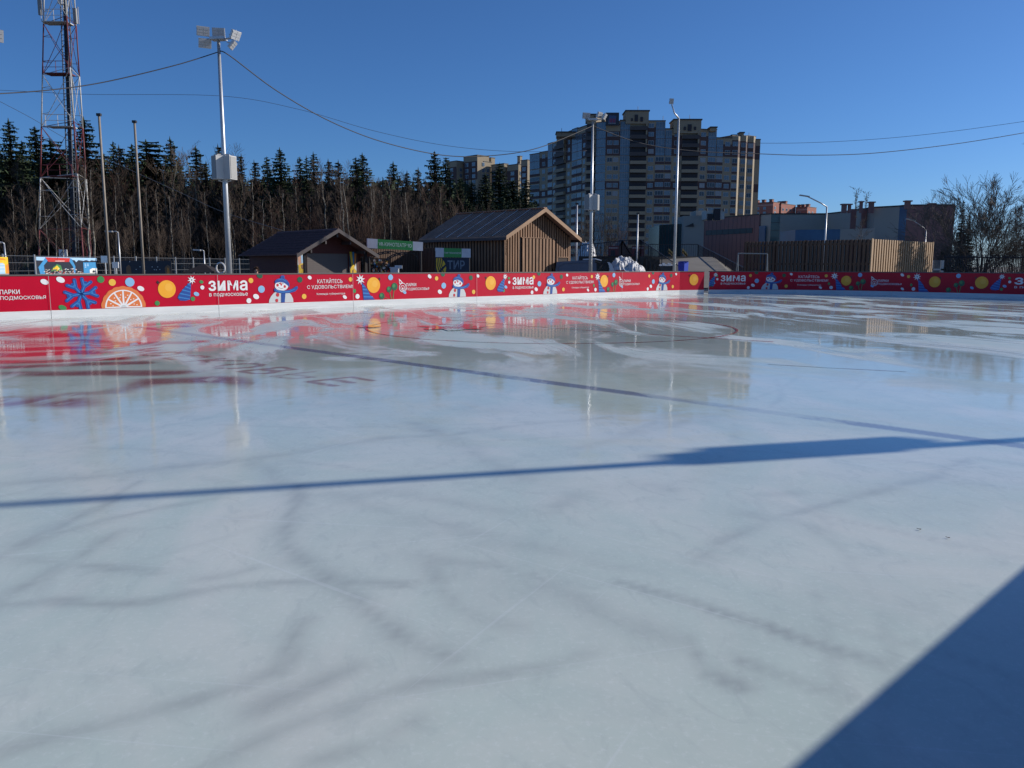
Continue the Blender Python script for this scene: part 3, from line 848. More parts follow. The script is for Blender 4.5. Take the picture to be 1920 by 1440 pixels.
# bare poles at the left
def bare_pole(u0, u1, v1, Y, r, label, m='rust', grp=None):
    Pb = at_base(u0, 510, Y); H = zat(v1, Y, u1)
    t = thing('bare_pole', label, 'pole', (Pb.x, Pb.y, 0), grp)
    b = MB(); b.tube([Pb, Pb + UP * H], [r, r * .85], 10); b.build('shaft', M[m], t, True)
    b = MB(); b.cbox(Pb + UP * (H + .04), r * 3.0, r * 2.4, .10); b.build('cap', M['black'], t)
    return t
bare_pole(205.5, 187, 217, 34, .055, 'taller of the two rusty bare steel poles, between the lattice tower and the other pole')
bare_pole(269.5, 256, 230, 36, .055, 'shorter of the two rusty bare steel poles, nearer the floodlight mast')
bare_pole(1080, 1081, 383, 56, .07, 'thin pale pole at the right corner of the big timber shed', 'galv')
bare_pole(1193.5, 1194.5, 401, 62, .065, 'short pale pole standing behind the dark railing', 'galv')

# small street lamps
curved_lamp('street_lamp', 'grey lamp on a square arm at the left edge above the yellow poster', 12, 505, 12.5, 457, 55, -4, 454, .08, .5)
curved_lamp('street_lamp', 'thin dark lamp post between the two rusty bare poles', 226, 505, 219, 436, 60, 208, 434, .07, .4)
curved_lamp('street_lamp', 'low grey lamp with flat head left of the floodlight mast', 384, 505, 383, 471, 58, 373, 469, .06, .4)
curved_lamp('street_lamp', 'tall bent street lamp standing behind the slatted timber fence', 1547, 448, 1549, 388, 80, 1513, 368, .11, .7)
curved_lamp('street_lamp', 'small street lamp against the mauve wall at the right, near the bushy tree', 1735, 455, 1734, 432, 85, 1712, 413, .07, .7)

# ---------------------------------------------------------------- overhead cables
def cable(label, pts, r, m='cable', n=10):
    """pts: anchor points in space; smooth sag between"""
    b = MB(); out = []
    P = [pts[0]] + pts + [pts[-1]]
    for i in range(1, len(P) - 2):
        for k in range(n):
            t = k / n
            p0, p1, p2, p3 = P[i - 1], P[i], P[i + 1], P[i + 2]
            out.append(.5 * ((2 * p1) + (p2 - p0) * t + (2 * p0 - 5 * p1 + 4 * p2 - p3) * t * t + (3 * p1 - p0 - 3 * p2 + p3) * t ** 3))
    out.append(pts[-1])
    b.tube(out, r, 5)
    o = b.build('overhead_cable', M[m], None, True, loc=pts[0]); return tag(o, label, 'cable')
def DD(l): return [D(u, v, Y) for u, v, Y in l]
t1 = Vx((B1.x, B1.y, zat(97, 29.5, 411)))
cable('black cable running left from the tall floodlight mast to the left edge', [t1] + DD([(330, 122, 28.4), (200, 153, 26.8), (100, 168, 25.4), (0, 175.5, 24)]) + [Vx((B4.x, B4.y, zat(176, 22.5, -40)))], .017)
t2 = Vx((B2.x, B2.y, zat(236, 45, 1111)))
cable('black cable sagging between the two floodlight masts', [t1] + DD([(430, 104, 29.7), (520, 171, 31.5), (620, 228, 33.8), (720, 267, 36), (830, 291, 38.5), (920, 292, 40.3), (1010, 277, 42)]) + [t2], .020)
t3 = D(2010, 232, 60)
cable('dark cable hanging right from the farther mast, past the apartment block, to the right edge', [t2] + DD([(1200, 268, 46.5), (1300, 283, 48), (1425, 288.5, 50), (1520, 291, 51.5), (1640, 287, 53.5), (1790, 270, 56), (1920, 249, 58)]) + [t3], .022)
cable('thin grey wire high behind the masts, crossing nearly level from the left edge', DD([(-60, 166, 60), (60, 172, 60), (170, 177, 60), (415, 180, 60), (560, 205, 60), (700, 245, 60), (830, 272, 60), (960, 284, 60), (1100, 283, 60)]), .014, 'cable_grey')
cable('upper faint wire rising from the apartment block towards the right edge', DD([(1380, 268, 70), (1500, 268, 70), (1640, 261, 70), (1780, 247, 70), (1960, 222, 70)]), .016, 'cable_grey')
cable('thin wire slanting down from the left edge through the wood to the kiosk roof', DD([(-20, 180, 52), (60, 222, 52), (115, 255, 52), (200, 298, 52), (340, 362, 51), (420, 398, 50), (530, 432, 48)]), .014, 'cable_grey')

# ---------------------------------------------------------------- lattice tower
def tower():
    Y = 84
    legs_px = {  # (v, u) samples
        'l': [(45, 79), (140, 77), (240, 75), (331, 75)],
        'f': [(0, 122), (140, 130), (240, 136), (343, 144), (430, 151), (478, 155)],
        'r': [(0, 139), (60, 141), (155, 149), (250, 156), (341, 162), (430, 167)]}
    px = 1530 / Y
    zt = zat(-130, Y, 120)
    # plan of the legs at ground and at the top (three legs)
    base = {'l': D(70, 500, Y), 'f': D(157, 500, Y - 4.2), 'r': D(172, 500, Y + 1.8)}
    top = {'l': D(81, 0, Y), 'f': D(122.5, 0, Y - 2.6), 'r': D(139.5, 0, Y + .6)}
    z0 = top['f'].z
    def P(k, z):
        t_ = z / z0; a = base[k]; b_ = top[k]
        return Vx((a.x + (b_.x - a.x) * t_, a.y + (b_.y - a.y) * t_, z))
    root = thing('lattice_tower', 'red and white steel lattice tower with a dark cable shaft, rising past the top left', 'tower', (base['f'].x, base['f'].y, 0))
    zs = [zat(v, Y, 130) for v in (500, 430, 333, 238, 140, 45, -50, -130)]
    zs[0] = 0
    cols = ['towred', 'towwhite', 'towred', 'towwhite', 'towred', 'towwhite', 'towred']
    for i in range(7):
        for k in 'lfr':
            b = MB(); b.tube([P(k, zs[i]), P(k, zs[i + 1])], .078 - .004 * i, 8); b.build('leg', M[cols[i]], root, True)
    bandi = MB()
    for i in range(7):
        b = MB(); z_, zz = zs[i], zs[i + 1]
        for p, q in (('l', 'f'), ('f', 'r'), ('r', 'l')):
            mid = (z_ + zz) / 2
            m0 = (P(p, mid) + P(q, mid)) / 2
            b.tube([P(p, zz), P(q, zz)], .032, 5)
            b.tube([P(p, zz), m0], .029, 5); b.tube([P(q, zz), m0], .029, 5)
            b.tube([P(p, z_), m0], .029, 5); b.tube([P(q, z_), m0], .029, 5)
            for t_ in (.25, .75):
                za = z_ + (zz - z_) * t_
                f_ = t_ * 2 if t_ < .5 else (1 - t_) * 2
                b.tube([P(p, za), P(p, za).lerp(m0, .5) * 1 if False else (P(p, z_ if t_ < .5 else zz).lerp(m0, .5))], .022, 4)
                b.tube([P(q, za), (P(q, z_ if t_ < .5 else zz).lerp(m0, .5))], .022, 4)
        b.build('bracing', M[cols[i]], root)
    # central shaft with ladder and cables
    def Cn(z): return (P('l', z) + P('f', z) + P('r', z)) / 3 + Vx((.35, 0, 0))
    b = MB()
    for dx, dy in ((-.28, -.28), (.28, -.28), (.28, .28), (-.28, .28)):
        b.tube([Cn(0) + Vx((dx, dy, 0)), Cn(zs[-1]) + Vx((dx, dy, 0))], .055, 5)
    z_ = .4
    while z_ < zs[-1]:
        c = Cn(z_); b.cbox(c + Vx((0, -.3, 0)), .6, .05, .05); b.cbox(c + Vx((.3, 0, 0)), .05, .6, .05); z_ += .55
    b.build('ladder_shaft', M['towdark'], root)
    b = MB()
    for k in range(5): b.tube([Cn(0) + Vx((-.18 + .08 * k, .05, 0)), Cn(zs[-1]) + Vx((-.18 + .08 * k, .05, 0))], .055, 5)
    b.build('cable_bundle', M['towdark'], root)
    for i in (2, 3, 4, 5):
        c = Cn(zs[i] - .2 if i > 2 else zs[i])
        b = MB(); b.cbox(c + Vx((-.6, -.3, 0)), 2.4, 1.3, .08)
        for dx in (-1.8, -.6, .6):
            b.tube([c + Vx((dx, -.95, 0)), c + Vx((dx, -.95, 1.1))], .03, 4)
        b.tube([c + Vx((-1.8, -.95, 1.1)), c + Vx((.6, -.95, 1.1))], .03, 4); b.tube([c + Vx((-1.8, -.95, .55)), c + Vx((.6, -.95, .55))], .025, 4)
        b.build('platform', M[cols[i]], root)
    for u, v, du in ((75, 14, -3), (141, 30, 4), (112, 2, 0)):
        c = D(u, v, Y - 1); b = MB(); b.cbox(c, .3, .25, 1.4 if du else .5); b.tube([c - UP * .7 + Vx((.2, .2, 0)), c + UP * .9 + Vx((.2, .2, 0))], .04, 5)
        b.build('antenna', M['towwhite'] if not du else M['grille'], root)
tower()

# ---------------------------------------------------------------- dark timber kiosk
M['kroof'] = mat('kiosk_roof_tiles', (0.15, 0.072, 0.062), 0.75, 0, .2, 6, bump=.3)
M['kwall'] = mat('kiosk_maroon_timber', (0.085, 0.018, 0.014), 0.75, 0, .25, 2, stretch=(1, 1, 12))
M['kdark'] = mat('kiosk_black_timber', (0.02, 0.014, 0.014), 0.8, 0, .3, 3)
M['fascia'] = mat('kiosk_fascia', (0.055, 0.042, 0.043), 0.6, 0, .2, 3)
M['shutter'] = mat('roller_shutter', (0.12, 0.098, 0.09), 0.6, 0, .06, 2)
PC = {}
for nm, c in dict(p_yel=(.75, .5, .03), p_blu=(.05, .25, .5), p_org=(.7, .25, .04), p_wht=(.75, .75, .7), p_dk=(.02, .025, .04), p_red=(.5, .03, .03), p_grn=(.06, .22, .07), p_skin=(.55, .3, .2), p_sky=(.35, .55, .75), p_brn=(.22, .11, .05)).items():
    M[nm] = mat('print_' + nm[2:], c, .45, 0, .1, 4)
PK = ['p_yel', 'p_blu', 'p_org', 'p_wht', 'p_dk', 'p_red', 'p_grn', 'p_skin', 'p_sky', 'p_brn']
PI = {k: i for i, k in enumerate(PK)}
def gable_house(Ca, w_, l_, ze, zr, oh=.45, ohs=.35):
    """corner Ca (front-left corner of gable), gable along E1, length back along -E2"""
    W_ = E1 * w_; L_ = -E2 * l_
    return W_, L_
def kiosk():
    Y0 = 41.5
    Ca = at_base(556, 500, Y0)
    w_ = solve_len(Ca, E1, 676, 490); l_ = solve_len(Ca, -E2, 468, 490)
    ze = zat(470, Y0, 548); zr = zat(431, Y0 + 1.6, 622) - .05
    root = thing('kiosk', 'dark maroon timber kiosk with tiled gable roof, grey roller shutter and poster panels', 'kiosk', (Ca.x, Ca.y, 0))
    W_, L_ = E1 * w_, -E2 * l_
    b = MB()
    th = .12
    b.box(Ca + E1 * th, -E1 * th, L_, UP * ze)                       # left side wall
    b.box(Ca + W_, -E1 * th, L_, UP * ze)
    b.box(Ca + L_, W_, E2 * th, UP * ze)
    # front wall around the shutter opening
    a0, a1 = .09 * w_, .70 * w_
    zs_ = 2.28 if ze > 2.35 else ze - .12
    b.box(Ca - E2 * th, E1 * (w_ * .16), E2 * th, UP * zs_); b.box(Ca - E2 * th + E1 * w_ * .80, E1 * (w_ * .20), E2 * th, UP * zs_)
    o = Ca - E2 * th + UP * zs_
    apex = Ca + W_ * .5 + UP * (zr - .08)
    n0 = [o, o + W_, Ca - E2 * th + W_ + UP * (ze), apex - E2 * th, Ca - E2 * th + UP * ze]
    n1 = [p + E2 * th for p in n0]
    b.poly(n1); b.poly(n0[::-1])
    for i in range(5): b.poly([n0[i], n0[(i + 1) % 5], n1[(i + 1) % 5], n1[i]])
    g0 = [p + L_ + E2 * th for p in (Ca + UP * ze, Ca + W_ + UP * ze, apex)]
    b.poly(g0)
    # log courses on the side wall
    for k in range(1, int(ze / .16)):
        b.box(Ca - E1 * .012 + UP * (k * .16), E1 * .012, L_, UP * .13)
    b.build('wall', M['kwall'], root)
    b = MB()
    b.box(Ca - E2 * .09 + E1 * w_ * .16, E1 * w_ * .64, E2 * .04, UP * zs_)
    for k in range(1, int(zs_ / .1)):
        b.box(Ca - E2 * .05 + E1 * w_ * .165 + UP * k * .1, E1 * w_ * .63, E2 * .012, UP * .012)
    b.build('roller_shutter', M['shutter'], root)
    # porch posts on the corners and eave brackets
    for tt in (.015, .955):
        b = MB(); b.box(Ca + E1 * w_ * tt + E2 * .55, E1 * .14, E2 * .14, UP * (ze - .02)); b.build('porch_post', M['kdark'], root)
    # roof
    oh, os_ = .5, .95
    sl = (zr - ze) / (w_ / 2)
    for sgn, side in ((-1, 0), (1, 1)):
        e = Ca + (W_ if side else Vx((0, 0, 0))) + E1 * oh * (1 if side else -1)
        ez = ze - sl * oh + .03
        p0 = Vx((e.x, e.y, ez)) + E2 * os_; r0 = Ca + W_ * .5 + E2 * os_ + UP * (zr)
        len_ = -E2 * (l_ + os_ + .3)
        b = MB()
        N = 9
        for k in range(N):    # stepped tile courses
            a_ = p0.lerp(r0, k / N); c_ = p0.lerp(r0, (k + 1) / N)
            up = UP * .05
            b.poly([a_ + up, a_ + up + len_, c_ + UP * .025 + len_, c_ + UP * .025] if not side else [a_ + up + len_, a_ + up, c_ + UP * .025, c_ + UP * .025 + len_])
            b.poly([a_ + up, a_ + up * .4, a_ + up * .4 + len_, a_ + up + len_])
            if k < N - 0:
                nr = int((l_ + 1.2) / .2)
                for j in range(nr):
                    q = a_ + up - E2 * (.2 * j + .04); q2 = c_ + UP * .03 - E2 * (.2 * j + .04)
                    b.tube([q + UP * .01, q2 + UP * .01], .035, 4, cap=False)
        b.poly([p0, p0 + len_, r0 + len_, r0] if side else [p0 + len_, p0, r0, r0 + len_])
        b.build('roof_slope', M['kroof'], root)
        b = MB(); d = (r0 - p0); b.box(p0 - UP * .12 + E2 * .0, d, E2 * .04, UP * .20)
        b.build('fascia', M['fascia'], root)
        for q in (.35, .7):
            b = MB(); c_ = p0.lerp(r0, q); b.box(c_ - UP * .32 - E2 * .1, E1 * .08, -E2 * (os_ - .15), UP * .16); b.build('rafter', M['fascia'], root)
    b = MB(); b.box(Ca + W_ * .5 - E1 * .05 + UP * (zr - .35) + E2 * (os_ - .1), E1 * .1, -E2 * (os_ - .1), UP * .2); b.build('rafter', M['fascia'], root)
    b = MB(); b.tube([Ca + W_ * .5 + UP * (zr + .03) + E2 * os_, Ca + W_ * .5 + UP * (zr + .03) - E2 * (l_ + .3)], .07, 6); b.build('ridge_cap', M['kroof'], root)
    # poster panels beside the shutter
    for tt, ww, seed in ((.015, .135, 3), (.81, .125, 8)):
        b = MB(); o = Ca + E1 * w_ * tt + E2 * .012; wv = E1 * w_ * ww; rnd = random.Random(seed)
        b.box(o + UP * .5, wv, E2 * .02, UP * (zs_ - .5), PI['p_wht'] if seed == 3 else PI['p_dk'])
        def pp(x, z, dz): return o + wv * x + E2 * (.022 + .003 * dz) + UP * z
        if seed == 3:
            b.poly([pp(.0, 1.95, 1), pp(.5, 2.0, 1), pp(.55, 1.4, 1), pp(.1, 1.5, 1)], PI['p_skin'])
            b.poly([pp(.35, 2.0, 2), pp(.75, 1.95, 2), pp(.7, 1.5, 2), pp(.4, 1.5, 2)], PI['p_sky'])
            b.poly([pp(.5, 2.25, 3)] + [pp(.78 + .2 * math.cos(k), 2.12 + .13 * math.sin(k), 3) for k in range(7)], PI['p_yel'])
            b.poly([pp(.6, 1.9, 2), pp(.9, 1.9, 2), pp(.95, 1.5, 2), pp(.65, 1.5, 2)], PI['p_yel'])
            b.poly([pp(.05, 1.5, 4), pp(.5, 1.6, 4), pp(.95, 1.5, 4), pp(.9, .6, 4), pp(.1, .6, 4)], PI['p_yel'])
            b.poly([pp(.3, 1.5, 5), pp(.6, 1.55, 5), pp(.75, 1.3, 5), pp(.4, 1.3, 5)], PI['p_brn'])
            b.poly([pp(.8, 1.6, 5), pp(.97, 1.6, 5), pp(.97, 1.0, 5), pp(.8, 1.2, 5)], PI['p_wht'])
        else:
            b.poly([pp(.05, 2.2, 1), pp(.35, 2.2, 1), pp(.5, 1.55, 1), pp(.25, 1.5, 1)], PI['p_yel'])
            b.poly([pp(.4, 2.2, 2), pp(.65, 2.2, 2), pp(.6, 1.5, 2), pp(.5, 1.5, 2)], PI['p_blu'])
            b.poly([pp(.7, 2.15, 2), pp(.95, 2.1, 2), pp(.8, 1.5, 2), pp(.65, 1.6, 2)], PI['p_org'])
            b.poly([pp(.1, 1.3, 3), pp(.5, 1.6, 3), pp(.9, 1.3, 3), pp(.85, .6, 3), pp(.15, .6, 3)], PI['p_yel'])
            b.poly([pp(.6, 1.35, 4), pp(.85, 1.6, 4), pp(.9, 1.2, 4)], PI['p_wht'])
            b.poly([pp(.3, 1.2, 4), pp(.55, 1.3, 4), pp(.45, .9, 4)], PI['p_brn'])
        b.build('poster', [M[k] for k in PK], root)
    return root
kiosk()

# ---------------------------------------------------------------- big timber shed
M['lath'] = mat('brown_timber', (0.25, 0.135, 0.07), 0.7, 0, .42, 1.2, .25, 12, stretch=(6, 6, .6))
M['lath_back'] = mat('timber_backing', (0.035, 0.02, 0.014), 0.8, 0, .2, 3)
M['fascia2'] = mat('pale_timber_fascia', (0.33, 0.19, 0.10), 0.65, 0, .2, 2, stretch=(1, 1, 1))
M['sroof'] = mat('corrugated_roof', (0.36, 0.205, 0.14), 0.62, 0.0, .25, 1.2, spec=.3)
M['sroof2'] = mat('roof_lap_seam', (0.75, 0.68, 0.64), 0.5, 0, .3, 2)
def laths(b, o, d, L_, z0fn, z1fn, n_, pitch=.2, wd=.1, dp=.04):
    k = 0.0
    while k + wd <= L_ + 1e-3:
        p = o + d * k; za = z0fn(k + wd / 2); zb = z1fn(k + wd / 2)
        if zb > za + .05: b.box(p + UP * za, d * wd, n_ * dp, UP * (zb - za))
        k += pitch
def shed():
    Y0 = 47.5
    Ca = at_base(946, 500, Y0)
    w_ = solve_len(Ca, E1, 1068, 500); l_ = solve_len(Ca, -E2, 803, 490)
    ze = zat(439, Y0, 945); zr = zat(394, Y0 + w_ * .35, 1018)
    root = thing('timber_shed', 'big brown timber shed with corrugated gable roof and slatted walls', 'shed', (Ca.x, Ca.y, 0))
    W_, L_ = E1 * w_, -E2 * l_
    sl = (zr - ze) / (w_ / 2)
    top = lambda k: ze + sl * min(k, w_ - k)
    b = MB()
    b.box(Ca, L_, E1 * .1, UP * ze); b.box(Ca + W_ - E1 * .1, L_, E1 * .1, UP * ze); b.box(Ca + L_, W_, E2 * .1, UP * ze)
    f = [Ca, Ca + W_, Ca + W_ + UP * ze, Ca + W_ * .5 + UP * zr, Ca + UP * ze]
    g_ = [p - E2 * .1 for p in f]
    b.poly(f); b.poly(g_[::-1])
    b.poly([p + L_ for p in f][2:5])
    b.build('wall', M['lath_back'], root)
    # door and hatch places on the gable (metres along)
    d0 = solve_len(Ca, E1, 977, 480); d1 = solve_len(Ca, E1, 1040, 480); zd = zat(447, Y0 + 2, 1008)
    h0 = solve_len(Ca, E1, 1046, 480); h1 = solve_len(Ca, E1, 1064, 480); zh1 = zat(483, Y0 + 3.4, 1055); zh0 = zat(492, Y0 + 3.4, 1055)
    b = MB()
    pitch = w_ / 27
    for i in range(27):
        k = i * pitch; c = k + pitch * .25; wd = pitch * .52
        segs = [(0, top(c) - .1)]
        if d0 - .05 < c < d1 + .02: segs = [(zd + .03, top(c) - .1)]
        elif h0 - .05 < c < h1: segs = [(0, zh0), (zh1 + .05, top(c) - .1)]
        for za, zb in segs:
            b.box(Ca + E1 * k + UP * za, E1 * wd, E2 * .06, UP * (zb - za))
    b.box(Ca - E1 * .05, E1 * .16, E2 * .06, UP * (ze - .05)); b.box(Ca + W_ - E1 * .16, E1 * .16, E2 * .06, UP * (ze - .05))
    b.build('gable_cladding', M['lath'], root)
    b = MB()
    laths(b, Ca - E1 * .045 + L_, E2, l_ - .02, lambda k: 0, lambda k: ze - .02, E1, .27, .13, .045)
    b.build('side_cladding', M['lath'], root)
    b = MB(); dd = d1 - d0
    b.box(Ca + E1 * (d0 + .04) + E2 * .005, E1 * (dd - .08), E2 * .03, UP * zd, 1)
    n = 10
    for i in range(n):
        b.box(Ca + E1 * (d0 + .05 + i * dd / n) + E2 * .036, E1 * dd / n * .6, E2 * .04, UP * (zd - .02), 0)
    dr = b.build('door', [M['lath'], M['lath_back']], root)
    b = MB(); b.box(Ca + E1 * (d0 + dd * .9) + E2 * .08 + UP * 1.0, E1 * .04, E2 * .04, UP * .3); b.build('handle', M['black'], dr)
    b = MB(); b.box(Ca + E1 * (d0 + .0) + E2 * .02 + UP * (zd), E1 * dd, E2 * .05, UP * .04); b.build('door_lintel', M['lath'], root)
    b = MB(); b.box(Ca + E1 * h0 + E2 * .01 + UP * zh0, E1 * (h1 - h0), E2 * .02, UP * (zh1 - zh0), 1)
    b.box(Ca + E1 * (h0 - .04) + E2 * .01 + UP * zh1, E1 * (h1 - h0 + .08), E2 * .07, UP * .05, 0); b.box(Ca + E1 * (h0 - .04) + E2 * .01 + UP * (zh0 - .05), E1 * (h1 - h0 + .08), E2 * .07, UP * .05, 0)
    b.build('hatch', [M['lath'], M['lath_back']], root)
    oh, os_ = .42, .55
    for side in (0, 1):
        e = Ca + (W_ if side else Vx((0, 0, 0))) + E1 * oh * (1 if side else -1)
        p0 = Vx((e.x, e.y, ze - sl * oh + .02)) + E2 * os_; r0 = Ca + W_ * .5 + E2 * os_ + UP * (zr + .02)
        ln = l_ + os_ + .4; len_ = -E2 * ln
        b = MB(); th = UP * .06
        b.box(p0, r0 - p0, len_, th)
        k = .08
        while k < ln - .05:
            q = p0 - E2 * k + th * 1.0; q2 = r0 - E2 * k + th * 1.0
            b.box(q - UP * .01, q2 - q, -E2 * .09, UP * .045)
            k += .26
        b.build('roof_sheet', M['sroof'], root)
        if not side:
            for kk in range(1, int(ln / 1.04)):
                k = .08 + kk * 1.04; q = p0 - E2 * k + UP * .107; q2 = r0 - E2 * k + UP * .107; b = MB()
                b.box(q, (q2 - q) * .97, -E2 * .05, UP * .012); b.build('lap_seam', M['sroof2'], root)
        b = MB(); b.box(p0 - UP * .14 + E2 * .005, r0 - p0, E2 * .045, UP * .24); b.build('barge_board', M['fascia2'], root)
        b = MB(); b.box(p0 - UP * .15 - E1 * .03 * (1 if side else 1), len_, E1 * .03, UP * .15); b.build('eave_board', M['fascia'], root)
    b = MB(); b.box(Ca + W_ * .5 - E1 * .14 + UP * (zr + .1) + E2 * os_, E1 * .28, -E2 * (l_ + os_ + .4), UP * .04); b.build('ridge_cap', M['sroof'], root)
    return root
shed()

# ---------------------------------------------------------------- arcade corner between kiosk and shed
M['slat'] = mat('dark_slats', (0.10, 0.055, 0.032), 0.75, 0, .3, 2, stretch=(5, 5, .5))
M['sign_g'] = mat('sign_green', (0.05, 0.30, 0.07), 0.4)
M['sign_w'] = mat('sign_white', (0.62, 0.63, 0.66), 0.5, 0, .12, 2.5)
M['navy'] = mat('navy_panel', (0.012, 0.02, 0.045), 0.5)
M['letgrey'] = mat('lettering_grey', (0.16, 0.20, 0.26), 0.5, 0, .15, 4)
M['sign_t'] = mat('sign_text', (0.75, 0.8, 0.74), 0.4)
def pxpanel(u0, v0, u1, v1, Y0, Y1):
    return D(u0, v1, Y0), D(u1, v1, Y1)
# slatted wall
a = at_base(690, 480, 47); bq = at_base(800, 480, 50.5)
dv = (bq - a); L_ = dv.length; d = dv.normalized(); nn = Vx((d.y, -d.x, 0))
t = thing('slatted_wall', 'brown vertical slat wall between the kiosk and the big shed', 'wall', (a.x, a.y, 0))
hz = zat(468, 49, 745)
b = MB(); b.box(a, dv, nn * -.08, UP * hz); b.build('backing', M['lath_back'], t)
b = MB(); laths(b, a, d, L_, lambda k: 0, lambda k: hz, nn, .13, .075, .035); b.build('slats', M['slat'], t)
a = at_base(787, 490, 47.8); bq = at_base(826, 490, 46.3)
t = thing('slatted_screen', 'dark slatted timber screen in front of the left end of the big shed', 'screen', (a.x, a.y, 0))
dv = bq - a; d = dv.normalized(); nn = Vx((d.y, -d.x, 0)); hz = zat(465, 47, 800)
b = MB(); b.box(a, dv, nn * -.06, UP * hz); b.build('backing', M['lath_back'], t)
b = MB(); laths(b, a, d, dv.length, lambda k: 0, lambda k: hz, nn, .14, .08, .03); b.build('slats', M['slat'], t)

def pavilion(label, cat, name, u0, u1, vt0, vb0, vt1, vb1, Y0, Y1, f0, f1, body, tb, bold=.012):
    A_, B_ = D(u0, vb0, Y0), D(u1, vb1, Y1)
    At, Bt = D(u0, vt0, Y0), D(u1, vt1, Y1)
    t = thing(name, label, cat, (A_.x, A_.y, 0))
    dn = (B_ - A_); dn.z = 0; dn.normalize(); n_ = Vx((dn.y, -dn.x, 0))
    b = MB()
    def P(x, y, o=0): return (A_.lerp(B_, x)).lerp(At.lerp(Bt, x), y) + n_ * o
    b.poly([P(0, 0, -.25), P(1, 0, -.25), P(1, 1, -.25), P(0, 1, -.25)][::-1]);
    for q, w2 in (((0, 0), (1, 0)), ((1, 0), (1, 1)), ((1, 1), (0, 1)), ((0, 1), (0, 0))):
        b.poly([P(*q), P(*w2), P(*w2, -.25), P(*q, -.25)][::-1])
    b.poly([P(0, 0), P(f0, 0), P(f0, 1), P(0, 1)], 0); b.poly([P(f0, 0), P(f1, 0), P(f1, 1), P(f0, 1)], 1); b.poly([P(f1, 0), P(1, 0), P(1, 1), P(f1, 1)], 0)
    b.build('fascia_panel', [M['sign_w'], M['sign_g']], t)
    b = MB(); x0, x1, y0, y1 = tb
    put_text(b, body, lambda x, y: P(x0 + (x1 - x0) * x, y0 + (y1 - y0) * y, .012), 0, bold)
    b.build('lettering', M['sign_t'], t)
    return t, A_, B_, n_
t, A_, B_, n_ = pavilion('white and green sign on a steel pavilion, reading VR-КИНОТЕАТР 9D', 'pavilion', 'cinema_pavilion', 689, 793, 447, 465, 454, 470.5, 44.5, 45.5, .18, .815, 'VR-КИНОТЕАТР 9D', (.20, .795, .3, .72), .004)
for x in (.03, .97):
    P_ = A_.lerp(B_, x) - n_ * .12
    b = MB(); b.tube([Vx((P_.x, P_.y, 0)), Vx((P_.x, P_.y, P_.z + .1))], .045, 8); b.build('post', M['black'], t)
for x in (.42, .72):   # arched truss struts under the sign
    P_ = A_.lerp(B_, x) - n_ * .15
    b = MB()
    for off in (0, .14):
        pts = [P_ + (B_ - A_).normalized() * (-1.5 * math.sin(k / 8 * 1.57) * 1.0) + UP * (-.12 - (1.15 + off * .6) * (1 - math.cos(k / 8 * 1.57)) - off * .6) for k in range(9)]
        b.tube(pts, .03, 5)
        if off == 0: p1_ = pts
    for k in range(8): b.tube([p1_[k], pts[k + 1]], .015, 4)
    pts = [P_ + (B_ - A_).normalized() * (.6 * math.sin(k / 8 * 1.57)) + UP * (-.12 - .35 * (1 - math.cos(k / 8 * 1.57))) for k in range(9)]
    b.tube(pts, .03, 5)
    b.build('truss_arch', M['black'], t)
t, A_, B_, n_ = pavilion('smaller white and green sign above the dark shooting gallery board, half shaded', 'pavilion', 'shooting_gallery', 817, 882.5, 464.5, 482, 466.5, 483, 42, 42.4, .23, .74, 'ТИР ПРИЗОВОЙ', (.24, .72, .38, .62), .006)
P0, P1_ = D(818, 513, 42), D(880, 513, 42.4)
b = MB(); zt_ = A_.z - .04
hh = UP * (zt_ - .4)
b.box(Vx((P0.x, P0.y, .4)), Vx((P1_.x - P0.x, P1_.y - P0.y, 0)), n_ * -.08, hh, 0)
wv = Vx((P1_.x - P0.x, P1_.y - P0.y, 0)); o = Vx((P0.x, P0.y, 0))
zb_, zt2 = D(850, 513, 42).z, zt_
def pq(x, y, k): return o + wv * x + UP * (zb_ + (zt2 - zb_) * y) + n_ * (.004 + .003 * k)
b.poly([pq(.0, 0.98, 1), pq(.16, .98, 1), pq(.26, .7, 1), pq(.30, .35, 1), pq(.27, 0, 1), pq(.05, 0, 1), pq(.0, .4, 1)], 1)
for x0, x1, x2, w2 in ((.05, .03, .09, .03), (.12, .09, .15, .028), (.19, .15, .21, .026)):
    b.poly([pq(x0, .97, 2), pq(x0 + w2, .97, 2), pq(x1 + w2, .5, 2), pq(x2 + w2, .02, 2), pq(x2, .02, 2), pq(x1, .5, 2)], 0)
b.poly([pq(.08, .12, 3), pq(.12, .28, 3), pq(.28, .6, 3), pq(.30, .5, 3), pq(.2, .25, 3), pq(.13, .05, 3)], 0)
put_text(b, 'ТИР', lambda x, y: pq(.34 + .52 * x, .28 + .56 * y, 1), 2, .02)
b.build('gallery_board', [M['navy'], M['p_yel'], M['letgrey']], t)
for x in (.0, 1.0):
    b = MB(); q = o + wv * x - n_ * .12; b.tube([q, q + UP * (A_.z + .3)], .04, 8); b.build('post', M['black'], t)

